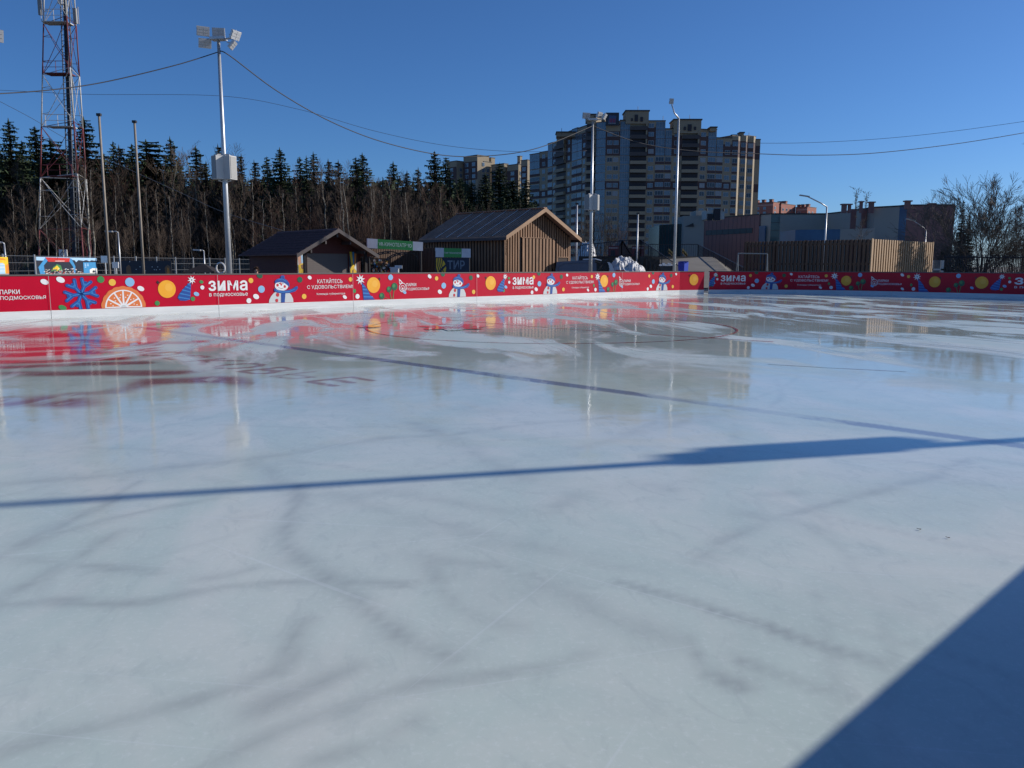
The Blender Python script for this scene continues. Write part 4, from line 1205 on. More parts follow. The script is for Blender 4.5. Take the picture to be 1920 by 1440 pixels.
# prize wall of plush toys and small goods
a = at_base(695, 500, 46.2); bq = at_base(734, 500, 46.6); dv = bq - a; d = dv.normalized(); nn = Vx((d.y, -d.x, 0))
t = thing('prize_display', 'colourful board packed with small prizes beside the dark kiosk', 'prize display', (a.x, a.y, 0))
hz = zat(484, 46.3, 715)
b = MB(); b.box(a, dv, nn * -.05, UP * hz); b.build('panel', M['lath_back'], t)
rnd = random.Random(5); b = MB(); pal = [PI[k] for k in ('p_wht', 'p_sky', 'p_dk', 'p_wht', 'p_red', 'p_grn', 'p_dk', 'p_skin', 'p_yel', 'p_blu', 'p_brn')]
for i in range(90):
    x, z = rnd.uniform(.02, .95), rnd.uniform(.85, hz - .08)
    c = a + dv * x + UP * z + nn * .05; r = rnd.uniform(.03, .08)
    pts = [c + d * r * math.cos(k * 1.05) * rnd.uniform(.7, 1.1) + UP * r * math.sin(k * 1.05) * rnd.uniform(.7, 1.3) for k in range(6)]
    m_ = rnd.choice(pal)
    b.poly([p + nn * .05 for p in pts], m_)
    for k in range(6): b.poly([pts[k], pts[(k + 1) % 6], pts[(k + 1) % 6] + nn * .05, pts[k] + nn * .05], m_)
c = a + dv * .55 + UP * (hz * .84) + nn * .12
b.tube([c - d * .32, c - d * .1 + UP * .03, c + d * .15 + UP * .03, c + d * .3], [.04, .08, .08, .04], 8, PI['p_brn'])
b.build('prizes', [M[k] for k in PK], t)
a = at_base(740, 500, 44.6)
t = thing('ticket_counter', 'small white counter with a lit-up notice under the green cinema sign', 'counter', (a.x, a.y, 0))
b = MB(); b.cbox(a + UP * .7, .42, .35, 1.4); b.build('body', M['sign_w'], t)
b = MB(); zz = zat(500.5, 44.4, 750); b.cbox(a + Vx((.22, -.1, zz)), .4, .04, .17); b.tube([a + Vx((.22, -.05, 1.0)), a + Vx((.22, -.05, zz))], .02, 5); b.build('notice', M['white'], t)

# ---------------------------------------------------------------- fence and things at the left behind the boards
M['wire'] = mat('fence_wire', (0.20, 0.21, 0.22), 0.5, 0.4)
def wire_fence(u0, Y0, u1, Y1, H, label):
    a, c = at_base(u0, 490, Y0), at_base(u1, 490, Y1); dv = c - a; L_ = dv.length; d = dv.normalized()
    t = thing('wire_fence', label, 'fence', (a.x, a.y, 0))
    n = int(L_ / 2.5); b = MB()
    for i in range(n + 1):
        q = MB(); p = a + d * (i * L_ / n); q.cbox(p + UP * H / 2, .07, .07, H); q.build('post', M['galv'], t)
    k = 0.
    while k < L_:
        p = a + d * k; b.tube([p + UP * .1, p + UP * (H - .05)], .007, 3, cap=False); k += .11
    for z in (.15, .6, 1.1, 1.6, H - .1): b.tube([a + UP * z, c + UP * z], .014, 4)
    b.build('mesh_panel', M['wire'], t)
wire_fence(-60, 47, 520, 84, 2.12, 'long grey welded wire fence in front of the wood at the left')

# printed banner with an inflatable arch, yellow poster, dark photo backdrop
def flat_sign(name, label, cat, u0, u1, vt, vb, Y, m=None, depth=.04, Y1=None):
    a, c = D(u0, vb, Y), D(u1, vb, Y1 or Y); zt = zat(vt, Y, u0)
    t = thing(name, label, cat, (a.x, a.y, 0)); a = Vx((a.x, a.y, 0)); c = Vx((c.x, c.y, 0)); dv = c - a; d = dv.normalized(); n_ = Vx((d.y, -d.x, 0))
    b = MB(); zb = .25
    b.box(a + UP * zb, dv, n_ * -depth, UP * (zt - zb)); 
    for x in (.02, .98): b.tube([a + dv * x - n_ * (depth + .03), a + dv * x - n_ * (depth + .03) + UP * zt], .03, 6)
    b.build('frame', M[m or 'galv'], t)
    z5 = zat(vb, Y, u0)
    def P(x, y, k=0): return a + dv * x + UP * (z5 + (zt - z5) * y) + n_ * (.004 + .004 * k)
    return t, P
t, P = flat_sign('photo_banner', 'printed banner on the fence showing a blue and red inflatable arch over a crowd', 'banner', 70, 183, 481.5, 514, 46, Y1=54)
rnd = random.Random(2); b = MB()
b.poly([P(0, 0), P(1, 0), P(1, 1), P(0, 1)], PI['p_dk'])
b.poly([P(0, 1, 1), P(0, .8, 1), P(.15, .78, 1), P(.2, .95, 1), P(.5, .9, 1), P(.6, .82, 1), P(.62, .7, 1), P(.66, .85, 1), P(.75, .8, 1), P(.8, .86, 1), P(.86, .78, 1), P(.9, .85, 1), P(1, .8, 1), P(1, 1, 1)], PI['p_sky'])
b.poly([P(.04, 0, 2), P(.02, .4, 2), P(.13, .95, 2), P(.19, .9, 2), P(.10, .5, 2), P(.11, 0, 2)], PI['p_blu'])
b.poly([P(.48, .9, 2), P(.54, .95, 2), P(.6, .45, 2), P(.595, 0, 2), P(.56, 0, 2), P(.56, .42, 2)], PI['p_blu'])
b.poly([P(.13, .98, 3), P(.52, .96, 3), P(.5, .72, 3), P(.17, .72, 3)], PI['p_red'])
b.poly([P(.27, .78, 4), P(.43, .79, 4), P(.42, .76, 4), P(.28, .75, 4)], PI['p_wht'])
b.poly([P(.2, .15, 2), P(.24, .4, 2), P(.3, .58, 2), P(.36, .5, 2), P(.38, .2, 2)], PI['p_grn'])
b.poly([P(.23, .3, 2.5), P(.3, .5, 2.5), P(.34, .3, 2.5), P(.3, .18, 2.5)], PI['p_yel'])
b.poly([P(.74, .0, 3), P(.74, .7, 3), P(.98, .72, 3), P(.99, 0, 3)], PI['p_blu'])
b.poly([P(.85, 0, 4), P(.85, .22, 4), P(.9, .32, 4), P(.99, .3, 4), P(.99, 0, 4)], PI['p_wht'])
b.poly([P(.9, .03, 5), P(.9, .13, 5), P(.93, .2, 5), P(.95, .1, 5), P(.94, .03, 5)], PI['p_dk'])
for i in range(5): b.poly([P(.76 + .045 * (i % 2), .62 - .1 * (i // 2), 5), P(.79 + .045 * (i % 2), .62 - .1 * (i // 2), 5), P(.79 + .045 * (i % 2), .56 - .1 * (i // 2), 5), P(.76 + .045 * (i % 2), .56 - .1 * (i // 2), 5)], PI['p_sky'])
for i in range(150):
    x, y = rnd.uniform(.1, .72), rnd.random() ** 1.6 * .28; s_ = rnd.uniform(.004, .012)
    b.poly([P(x - s_, y, 5), P(x + s_, y, 5), P(x + s_, y + s_ * 3, 5), P(x - s_, y + s_ * 3, 5)], PI[rnd.choice(['p_skin', 'p_wht', 'p_red', 'p_dk', 'p_wht', 'p_brn', 'p_sky'])])
b.build('print', [M[k] for k in PK], t)
t, P = flat_sign('poster_stand', 'yellow poster board with a pale blue window, cut by the left edge', 'poster', -30, 17, 481, 514, 42.5, Y1=45.5)
b = MB(); b.poly([P(0, 0), P(1, 0), P(1, 1), P(0, 1)], PI['p_yel'])
b.poly([P(0, .9, 1), P(.8, .93, 1), P(.95, .8, 1), P(.6, .84, 1), P(0, .8, 1)], PI['p_org'])
b.poly([P(.3, 0, 1), P(.3, .55, 1), P(.5, .64, 1), P(.78, .64, 1), P(.84, .5, 1), P(.84, 0, 1)], PI['p_sky'])
for y in (.15, .38, .55): b.poly([P(.3, y, 2), P(.84, y, 2), P(.84, y + .03, 2), P(.3, y + .03, 2)], PI['p_wht'])
b.poly([P(.88, 0, 1), P(.88, .5, 1), P(1, .6, 1), P(1, 0, 1)], PI['p_org'])
b.build('print', [M[k] for k in PK], t)
t, P = flat_sign('photo_backdrop', 'dark star-speckled photo backdrop with orange glow patches behind the shorter bare pole', 'backdrop', 228, 322, 489, 513, 42, 'black')
b = MB(); b.poly([P(0, 0), P(1, 0), P(1, 1), P(0, 1)], PI['p_dk'])
for x, w2 in ((.15, .05), (.93, .06)): b.poly([P(x - w2, 0, 1), P(x + w2, 0, 1), P(x + w2 * .8, .55, 1), P(x, .7, 1), P(x - w2, .5, 1)], PI['p_brn'])
b.poly([P(.905, 0, 2), P(.96, 0, 2), P(.955, .4, 2), P(.92, .5, 2)], PI['p_org'])
for x, y in ((.18, .9), (.44, .3), (.3, .3), (.62, .5), (.73, .5), (.66, .28), (.7, .27), (.77, .3), (.48, .2), (.72, .9), (.38, .5)): b.poly([P(x - .008, y, 3), P(x + .008, y, 3), P(x + .008, y + .06, 3), P(x - .008, y + .06, 3)], PI['p_wht'])
b.build('print', [M[k] for k in PK], t)
a = at_base(200, 500, 54)
for u, v, w2, lb in ((196, 486, .45, 'small white notice hung high on the fence left of the tall bare pole'), (216.5, 497, .4, 'small white square notice on the fence right of the tall bare pole'), (118.5, 475.5, .5, 'small white equipment cabinet at the foot of the lattice tower')):
    p = D(u, v, 54 if u != 118.5 else 82); t = thing('notice' if u != 118.5 else 'equipment_cabinet', lb, 'notice' if u != 118.5 else 'cabinet', (p.x, p.y, 0))
    b = MB(); k_ = 1 if u != 118.5 else 1.6
    b.cbox(p, w2 * k_, .06 * k_, w2 * k_); b.build('panel' if k_ == 1 else 'box', M['white'], t)
    b = MB(); b.tube([Vx((p.x, p.y + .08, 0)), p + Vx((0, .08, .1))], .03, 5); b.build('post', M['galv'], t)
# dark gazebo roof and round ring
p = at_base(383, 508, 50)
t = thing('dark_gazebo', 'low dark gazebo roof behind the boards left of the floodlight mast', 'gazebo', (p.x, p.y, 0))
zr_ = zat(494, 50, 383); ze_ = zat(511, 50, 383)
b = MB(); q = [p + Vx((x, y, ze_)) for x, y in ((-1.0, -1), (1.0, -1), (1.0, 1), (-1.0, 1))]
for i in range(4): b.poly([q[i], q[(i + 1) % 4], p + UP * zr_])
b.poly(q[::-1]); b.build('roof', M['kdark'], t)
for i in range(4):
    b = MB(); e = q[i] * .9 + p * .1; b.tube([Vx((e.x, e.y, 0)), Vx((e.x, e.y, ze_ + .1))], .05, 6); b.build('post', M['kdark'], t)
p = at_base(413.5, 500, 47)
t = thing('ring_sculpture', 'small pale ring on a stand left of the floodlight mast', 'ring', (p.x, p.y, 0))
zc_ = zat(502.5, 47, 413); b = MB()
b.tube([p + Vx((math.cos(k * math.pi / 12) * .24, 0, zc_ + math.sin(k * math.pi / 12) * .3)) for k in range(25)], .045, 6); b.tube([p, p + UP * (zc_ - .3)], .04, 6)
b.build('ring', M['white'], t)
# ---------------------------------------------------------------- apartment block
M['beige'] = mat('beige_brick', (0.31, 0.255, 0.175), 0.85, 0, .08, .15)
M['brown'] = mat('brown_brick', (0.085, 0.052, 0.05), 0.85, 0, .12, .15)
M['pane'] = mat('window_glass', (0.09, 0.13, 0.17), 0.12, 0, .35, .25, spec=.8)
M['panel_blue'] = mat('blue_glazing', (0.10, 0.165, 0.23), 0.15, 0, .3, .3, spec=.7)
M['wframe'] = mat('window_frame', (0.33, 0.36, 0.40), 0.5)
M['recess'] = mat('balcony_recess', (0.025, 0.022, 0.028), 0.6)
M['copper'] = mat('roof_edge', (0.05, 0.045, 0.045), 0.6)
def seg(P, d, n_, x0, x1, z0, z1, o0, o1, b, m=0):
    """block on a facade: along d from x0 to x1, depth from o0 to o1 along the outward normal"""
    b.box(P + d * x0 + n_ * o0 + UP * z0, d * (x1 - x0), n_ * (o1 - o0), UP * (z1 - z0), m)

def apartments():
    keys = [(990, 352), (1027, 342), (1060, 328), (1100, 310), (1135, 306), (1308, 306), (1370, 309), (1414, 316), (1425, 316.2)]
    def dist(u):
        for (a, da), (b_, db) in zip(keys[:-1], keys[1:]):
            if u <= b_: return da + (db - da) * (u - a) / (b_ - a)
        return keys[-1][1]
    rt = at_base(1200, 400, 306)
    root = thing('apartment_block', 'tall stepped beige and brown apartment block filling the skyline right of centre', 'apartment block', (rt.x, rt.y, 0))
    ZB = D(1180, 292, 306).z            # brown begins above
    FH = 15.05 / 1530 * 306 * 1.0
    bays = [(993, 1012, 289, 'glz'), (1012, 1027, 285, 'win'), (1027, 1036, 269, 'glz'), (1036, 1043, 267, 'win'), (1043, 1061, 252, 'bal'), (1061, 1072, 247, 'win'),
            (1072, 1082, 242, 'glz'), (1082, 1091, 240, 'spa'), (1091, 1099, 237, 'win'), (1099, 1116, 220, 'bal'), (1116, 1135, 230, 'glz'), (1135, 1161, 234, 'win2'),
            (1161, 1180, 226, 'glz'), (1180, 1211, 226, 'bal'), (1211, 1227, 227, 'win'), (1227, 1245, 227, 'spa'), (1245, 1258, 242, 'spa'), (1258, 1277, 242, 'win'),
            (1277, 1308, 242, 'bal'), (1308, 1325, 243, 'win'), (1325, 1341, 243, 'spa'), (1341, 1354, 259, 'spa'), (1354, 1370, 259, 'win'), (1370, 1386, 256, 'bay'),
            (1386, 1399, 255, 'bay'), (1399, 1414, 256, 'bay'), (1414, 1423, 262, 'pln')]
    wall = MB(); wins = []; bals = []; panels = []
    for u0, u1, vr, ty in bays:
        d0, d1 = dist(u0), dist(u1)
        vm = 330
        a = D(u0, vm, d0); c = D(u1, vm, d1); a.z = c.z = 0
        zr = zat(vr, (d0 + d1) / 2, (u0 + u1) / 2)
        dv = c - a; L_ = dv.length; d = dv.normalized(); n_ = Vx((d.y, -d.x, 0))
        sc = (d0 + d1) / 2 / 306
        zb = ZB
        pz = zr - 2.2
        outs = 0.0
        f0 = 0
        # wall colours by storey
        bands = [(0, zb - 4 * FH, 0), (zb - 4 * FH, zb - 3 * FH, 1), (zb - 3 * FH, zb, 0), (zb, max(pz, zb + .1), 1), (max(pz, zb + .1), max(zr, zb + .2), 0)]
        if ty in ('bal',): bands = [(0, max(pz, zb), 2), (max(pz, zb), zr, 0)]
        for z0, z1, m_ in bands:
            if z1 - z0 > .05: wall.box(a + UP * z0, dv, n_ * -16, UP * (z1 - z0), m_)
        wall.box(a - d * .1 + n_ * .15 + UP * zr, dv + d * .2, n_ * -16.2, UP * .3, 3)
        z = zb + 5 * FH
        while z + FH > zr + .4: z -= FH
        k = 0
        while z > 1:
            up_ = z >= zb - .01
            if ty == 'win':
                w0 = L_ * .5 - 1.0
                wins.append((a + d * w0 + n_ * .02 + UP * (z + .75), d, n_, 2.0, 1.6, 2))
            elif ty == 'win2':
                for x in (.28, .72): wins.append((a + d * (L_ * x - .95) + n_ * .02 + UP * (z + .75), d, n_, 1.9, 1.6, 2))
            elif ty == 'glz' and (up_ or u0 in (1116, 1161)):
                panels.append((a + d * .12 + n_ * .05 + UP * (z + .08), d, n_, L_ - .24, FH - .16, 4 if L_ > 3 else 2, True))
            elif ty in ('spa', 'glz'):
                if up_: panels.append((a + d * .12 + n_ * .05 + UP * (z + .08), d, n_, L_ - .24, FH - .16, 3, True))
                else:
                    wins.append((a + d * .2 + n_ * .05 + UP * (z + 1.0), d, n_, L_ - .4, 1.65, 3))
                    seg(a, d, n_, .1, L_ - .1, z + .05, z + .95, 0, .12, wall, 1)
            elif ty == 'bal':
                bals.append((a, d, n_, L_, z, up_))
            elif ty == 'bay':
                # triangular bay: one leaf to the camera, one towards the sun
                q0 = a + UP * z; q1 = a + d * L_ * .5 + n_ * 1.0 + UP * z; q2 = a + d * L_ + UP * z
                hcol = 1 if up_ else 0
                for p, r_ in ((q0, q1), (q1, q2)):
                    wall.poly([p, r_, r_ + UP * FH, p + UP * FH], hcol if (z >= zb or abs(z - (zb - 4 * FH)) < .1) else 0)
                e = (q1 - q0); el = e.length; ed = e.normalized(); en = Vx((ed.y, -ed.x, 0))
                wins.append((q0 + ed * .25 + en * .04 + UP * .85, ed, en, el - .4, 1.65, 2))
                if not up_: seg(q0, ed, en, .3, el - .2, .05, .8, 0, .06, wall, 1 if u0 < 1380 else 0)
                e = (q2 - q1); el = e.length; ed = e.normalized(); en = Vx((ed.y, -ed.x, 0))
                if el > 3: wins.append((q1 + ed * .3 + en * .04 + UP * .85, ed, en, el - .6, 1.65, 1))
            z -= FH; k += 1
        if ty == 'bay':
            ztop = zb + 5 * FH
            while ztop + FH > zr + .4: ztop -= FH
            ztop += FH
            q0 = a; q1 = a + d * L_ * .5 + n_ * 1.0; q2 = a + d * L_
            for p, r_ in ((q0, q1), (q1, q2)): wall.poly([p + UP * ztop, r_ + UP * ztop, r_ + UP * zr, p + UP * zr], 0)
            wall.poly([q0 + UP * zr, q1 + UP * zr, q2 + UP * zr], 3)
    def pent(u0, u1, v0, v1, Y, dep=8, m=0, o=.4):
        a, c = D(u0, v0, Y), D(u1, v0, Y); z0 = zat(v0, Y, u0); z1 = zat(v1, Y, u0); a.z = c.z = z0
        wall.box(a - Vx((0, o, 0)), c - a, Vx((0, dep, 0)), UP * (z1 - z0), m)
        wall.box(a - Vx((.3, o + .3, 0)) + UP * (z1 - z0), c - a + Vx((.6, 0, 0)), Vx((0, dep + .6, 0)), UP * .45, 3)
    pent(1173, 1216, 232, 209, 305.5); pent(1263, 1314, 250, 225.5, 305.5); pent(1332, 1343, 246, 240, 305.5, 4)
    pent(1044, 1081, 256, 249, 320, 6); pent(1101, 1117, 226, 216, 309); pent(1118, 1134, 234, 217, 312, 6); pent(1387, 1394, 258, 250, 312, 3); pent(1372, 1380, 259, 255, 312, 3)
    for u, v in ((1196, 203), (1243, 221), (1293, 219), (1404, 252), (1053, 244), (995, 0)):
        if v: p = D(u, v + 8, 312); wall.tube([p, p + UP * 2.2], .08, 4, 3)
    wall.build('wall', [M['beige'], M['brown'], M['recess'], M['copper']], root)
    # penthouse windows
    for u, v0, v1, du in ((1185, 222, 227, 3), (1193, 216, 228, 6), (1203, 220, 228, 5), (1284, 238, 244, 4), (1293, 234, 246, 7), (1303, 238, 244, 4)):
        p = D(u, v1, 304.9); h_ = (v1 - v0) / 5; b = MB(); b.cbox(p + UP * h_ / 2, du / 5, .1, h_); b.build('roof_window', M['recess'], root)
    # advertising panel on the roof
    a, c = D(1135.5, 235, 304), D(1160.5, 235, 304); zt = zat(211, 304, 1148)
    b = MB(); b.box(a, c - a, Vx((0, .6, 0)), UP * (zt - a.z), 0)
    o = a - Vx((0, .03, 0)); dx = c - a; H_ = zt - a.z
    b.poly([o + dx * .2 + UP * H_ * .2, o + dx * .75 + UP * H_ * .2, o + dx * .8 + UP * H_ * .75, o + dx * .25 + UP * H_ * .78], 1)
    o = o - Vx((0, .03, 0))
    for x in (.3, .42, .55, .66): b.poly([o + dx * x + UP * H_ * .22, o + dx * (x + .07) + UP * H_ * .22, o + dx * (x + .06) + UP * H_ * .5, o + dx * x + UP * H_ * .55], 2)
    b.poly([o + dx * .2 + UP * H_ * .14, o + dx * .75 + UP * H_ * .14, o + dx * .75 + UP * H_ * .18, o + dx * .2 + UP * H_ * .18], 3)
    b.build('advertising_panel', [M['towdark'], mat('advert_blue', (.04, .09, .2), .5), mat('advert_red', (.3, .02, .05), .5), M['wframe']], root)
    # windows: frame with pane; the largest hundred as parts
    rnd = random.Random(3)
    WM = [M['pane'], M['wframe'], mat_once('curtained_pane', (.26, .28, .29), .3), mat_once('dark_pane', (.03, .045, .06), .15)]
    def win_geo(b, o, d, n_, w_, h_, nm, mg=0, mf=1):
        mg = rnd.choice((0, 0, 0, 2, 3))
        b.box(o, d * w_, n_ * .06, UP * h_, mf)
        g_ = .12; pw = (w_ - g_ * (nm + 1)) / nm
        for i in range(nm):
            b.box(o + d * (g_ + i * (pw + g_)) + n_ * .062 + UP * g_, d * pw, n_ * .02, UP * (h_ - 2 * g_), mg)
    wins.sort(key=lambda w_: -w_[3] * w_[4])
    rest = MB()
    for i, (o, d, n_, w_, h_, nm) in enumerate(wins):
        if i < 95:
            b = MB(); win_geo(b, o, d, n_, w_, h_, nm); b.build('window', WM, root)
        else: win_geo(rest, o, d, n_, w_, h_, nm)
    tag(rest.build('window_rows', WM, root), kind='stuff')
    rest = MB()
    for i, (o, d, n_, w_, h_, nm, fl) in enumerate(panels):
        b = MB() if i < 90 else rest
        b.box(o, d * w_, n_ * .05, UP * h_, 1)
        pw = w_ / nm
        for j in range(nm):
            b.box(o + d * (j * pw + .07) + n_ * .052 + UP * .9, d * (pw - .14), n_ * .03, UP * (h_ - 1.0), 0)
            b.box(o + d * (j * pw + .04) + n_ * .052 + UP * .04, d * (pw - .08), n_ * .03, UP * .78, 2)
        if i < 90: b.build('glazed_balcony', [M['pane'], M['wframe'], M['panel_blue']], root)
    if rest.v: tag(rest.build('glazed_balcony_rows', [M['pane'], M['wframe'], M['panel_blue']], root), kind='stuff')
    for a, d, n_, L_, z, up_ in bals:
        b = MB()
        seg(a, d, n_, 0, L_, z, z + 1.15 + (.1 if up_ else 0), 0.9, 1.05, b, 1 if up_ else 0)
        seg(a, d, n_, 0, .15, z, z + 1.15, 0, .9, b, 0); seg(a, d, n_, L_ - .15, L_, z, z + 1.15, 0, .9, b, 0)
        seg(a, d, n_, 0, L_, z - .12, z, 0, 1.05, b, 2)
        if up_: seg(a, d, n_, L_ - .5, L_, z + 1.3, z + FH - .2, 0, 1.0, b, 0)
        b.build('balcony', [M['beige'], mat_once('balcony_dark', (0.07, .06, .058)), M['copper']], root)
_MO = {}
def mat_once(n_, c, r=.7):
    if n_ not in _MO: _MO[n_] = mat(n_, c, r, 0, .1, 1)
    return _MO[n_]
apartments()

def block(b, uc, ul, ur, vt, Y, vref=None, z0=0, m=0, mr=None, roofm=3, cap=.3):
    """rectangular block with its corner towards the camera; sides follow the directions of the square"""
    vref = vref or vt
    P = at_base(uc, vref, Y); l1 = solve_len(P, -E2, ul, vref); l2 = solve_len(P, E1, ur, vref); zt = zat(vt, Y, uc)
    b.box(P + UP * z0, -E2 * l1, E1 * l2, UP * (zt - z0), m)
    if cap: b.box(P + UP * zt + E2 * .2 - E1 * .2, -E2 * (l1 + .4), E1 * (l2 + .4), UP * cap, roofm)
    return P, l1, l2, zt
def apartments2():
    Y = 430; P0 = at_base(900, 400, Y)
    root = thing('apartment_block', 'second beige apartment block, lower and farther, rising behind the spruces left of the tall one', 'apartment block', (P0.x, P0.y, 0))
    b = MB(); wn = []
    for uc, ul, ur, vt, dy in ((856, 838, 871, 302, 6), (895, 869, 917, 291, 0), (907, 895, 922, 303, 3), (945, 921, 953, 307, -2), (921, 917, 928, 296, 8), (972, 951, 982, 308, -8), (975, 970, 979, 293, 2), (989, 977, 994, 300, -12)):
        P, l1, l2, zt = block(b, uc, ul, ur, vt, Y + dy)
        zb = zt - 3.4 - 3 * 3.0
        z = zt - 5.2
        while z > zt - 48:
            n = max(1, int(l1 / 4.2))
            for i in range(n):
                wn.append((P - E2 * (l1 * (i + .5) / n + 1.3) + UP * z, E2, -E1, 2.6, 1.9, 2))
            if l2 > 3: wn.append((P + E1 * (l2 * .5 - .8) + UP * z, E1, E2, 1.6, 1.9, 1))
            z -= 3.0
        b.box(P - E1 * .12 - E2 * .05 + UP * (zt - 12), -E2 * (l1 - .1), E1 * .12, UP * 9.2, 1)
    b.build('wall', [M['beige'], M['brown'], M['recess'], M['copper']], root)
    wn.sort(key=lambda w_: w_[0].y)
    for i, (o, d, n_, w_, h_, nm) in enumerate(wn):
        if i >= 100: break
        q = MB(); q.box(o + n_ * .14, d * w_, n_ * .05, UP * h_, 1)
        pw = w_ / nm
        for j in range(nm): q.box(o + n_ * .19 + d * (j * pw + .1) + UP * .12, d * (pw - .2), n_ * .03, UP * (h_ - .24), 0)
        q.build('window', [M['pane'], M['wframe']], root)
    rest = MB()
    for i, (o, d, n_, w_, h_, nm) in enumerate(wn[100:]):
        rest.box(o + n_ * .14, d * w_, n_ * .05, UP * h_, 1)
        pw = w_ / nm
        for j in range(nm): rest.box(o + n_ * .19 + d * (j * pw + .1) + UP * .12, d * (pw - .2), n_ * .03, UP * (h_ - .24), 0)
    if rest.v: tag(rest.build('window_rows', [M['pane'], M['wframe']], root), kind='stuff')
apartments2()
# far red brick flats
M['redbrick'] = mat('red_brick', (0.34, 0.13, 0.095), 0.85, 0, .15, .2)
M['redbrick2'] = mat('pale_red_brick', (0.48, 0.28, 0.22), 0.85, 0, .1, .2)
for lab, bl_ in (('far red brick apartment house right beside the tall block', [(1450, 1415, 1462, 379, 560), (1465, 1452, 1492, 382, 566)]), ('lower far red brick house, right of the other red one', [(1514, 1492, 1531, 388, 570)])):
    P0 = at_base(bl_[0][0], 380, bl_[0][4]); root = thing('brick_house', lab, 'apartment house', (P0.x, P0.y, 0))
    b = MB(); wn = []
    for uc, ul, ur, vt, Y in bl_:
        P, l1, l2, zt = block(b, uc, ul, ur, vt, Y)
        b.box(P - E1 * .1 - E2 * l1 + UP * (zt - 2.2), E2 * l1, E1 * .1, UP * 1.0, 1)
        for tt in (.2, .6, .95):
            b.box(P - E2 * l1 * tt + UP * zt + E1 * l2 * .4, -E2 * 2.2, E1 * 2.2, UP * 2.0, 0)
            b.box(P - E2 * (l1 * tt - .2) + UP * (zt + 2.0) + E1 * (l2 * .4 - .2), -E2 * 2.6, E1 * 2.6, UP * .4, 3)
        z = zt - 4.6
        while z > zt - 14:
            for d, n_, L_, o in ((E2, -E1, l1, P - E2 * l1), (E1, E2, l2, P)):
                k = 1.6
                while k < L_ - 2.5: wn.append((o + d * k + UP * z, d, n_)); k += 5
            z -= 3.2
    b.build('wall', [M['redbrick'], M['redbrick2'], M['recess'], M['copper']], root)
    for o, d, n_ in wn[:60]:
        q = MB(); q.box(o, d * 2.2, n_ * .1, UP * 1.8, 1); q.box(o + n_ * .1 + d * .15 + UP * .15, d * 1.9, n_ * .03, UP * 1.5, 0); q.build('window', [M['pane'], M['wframe']], root)

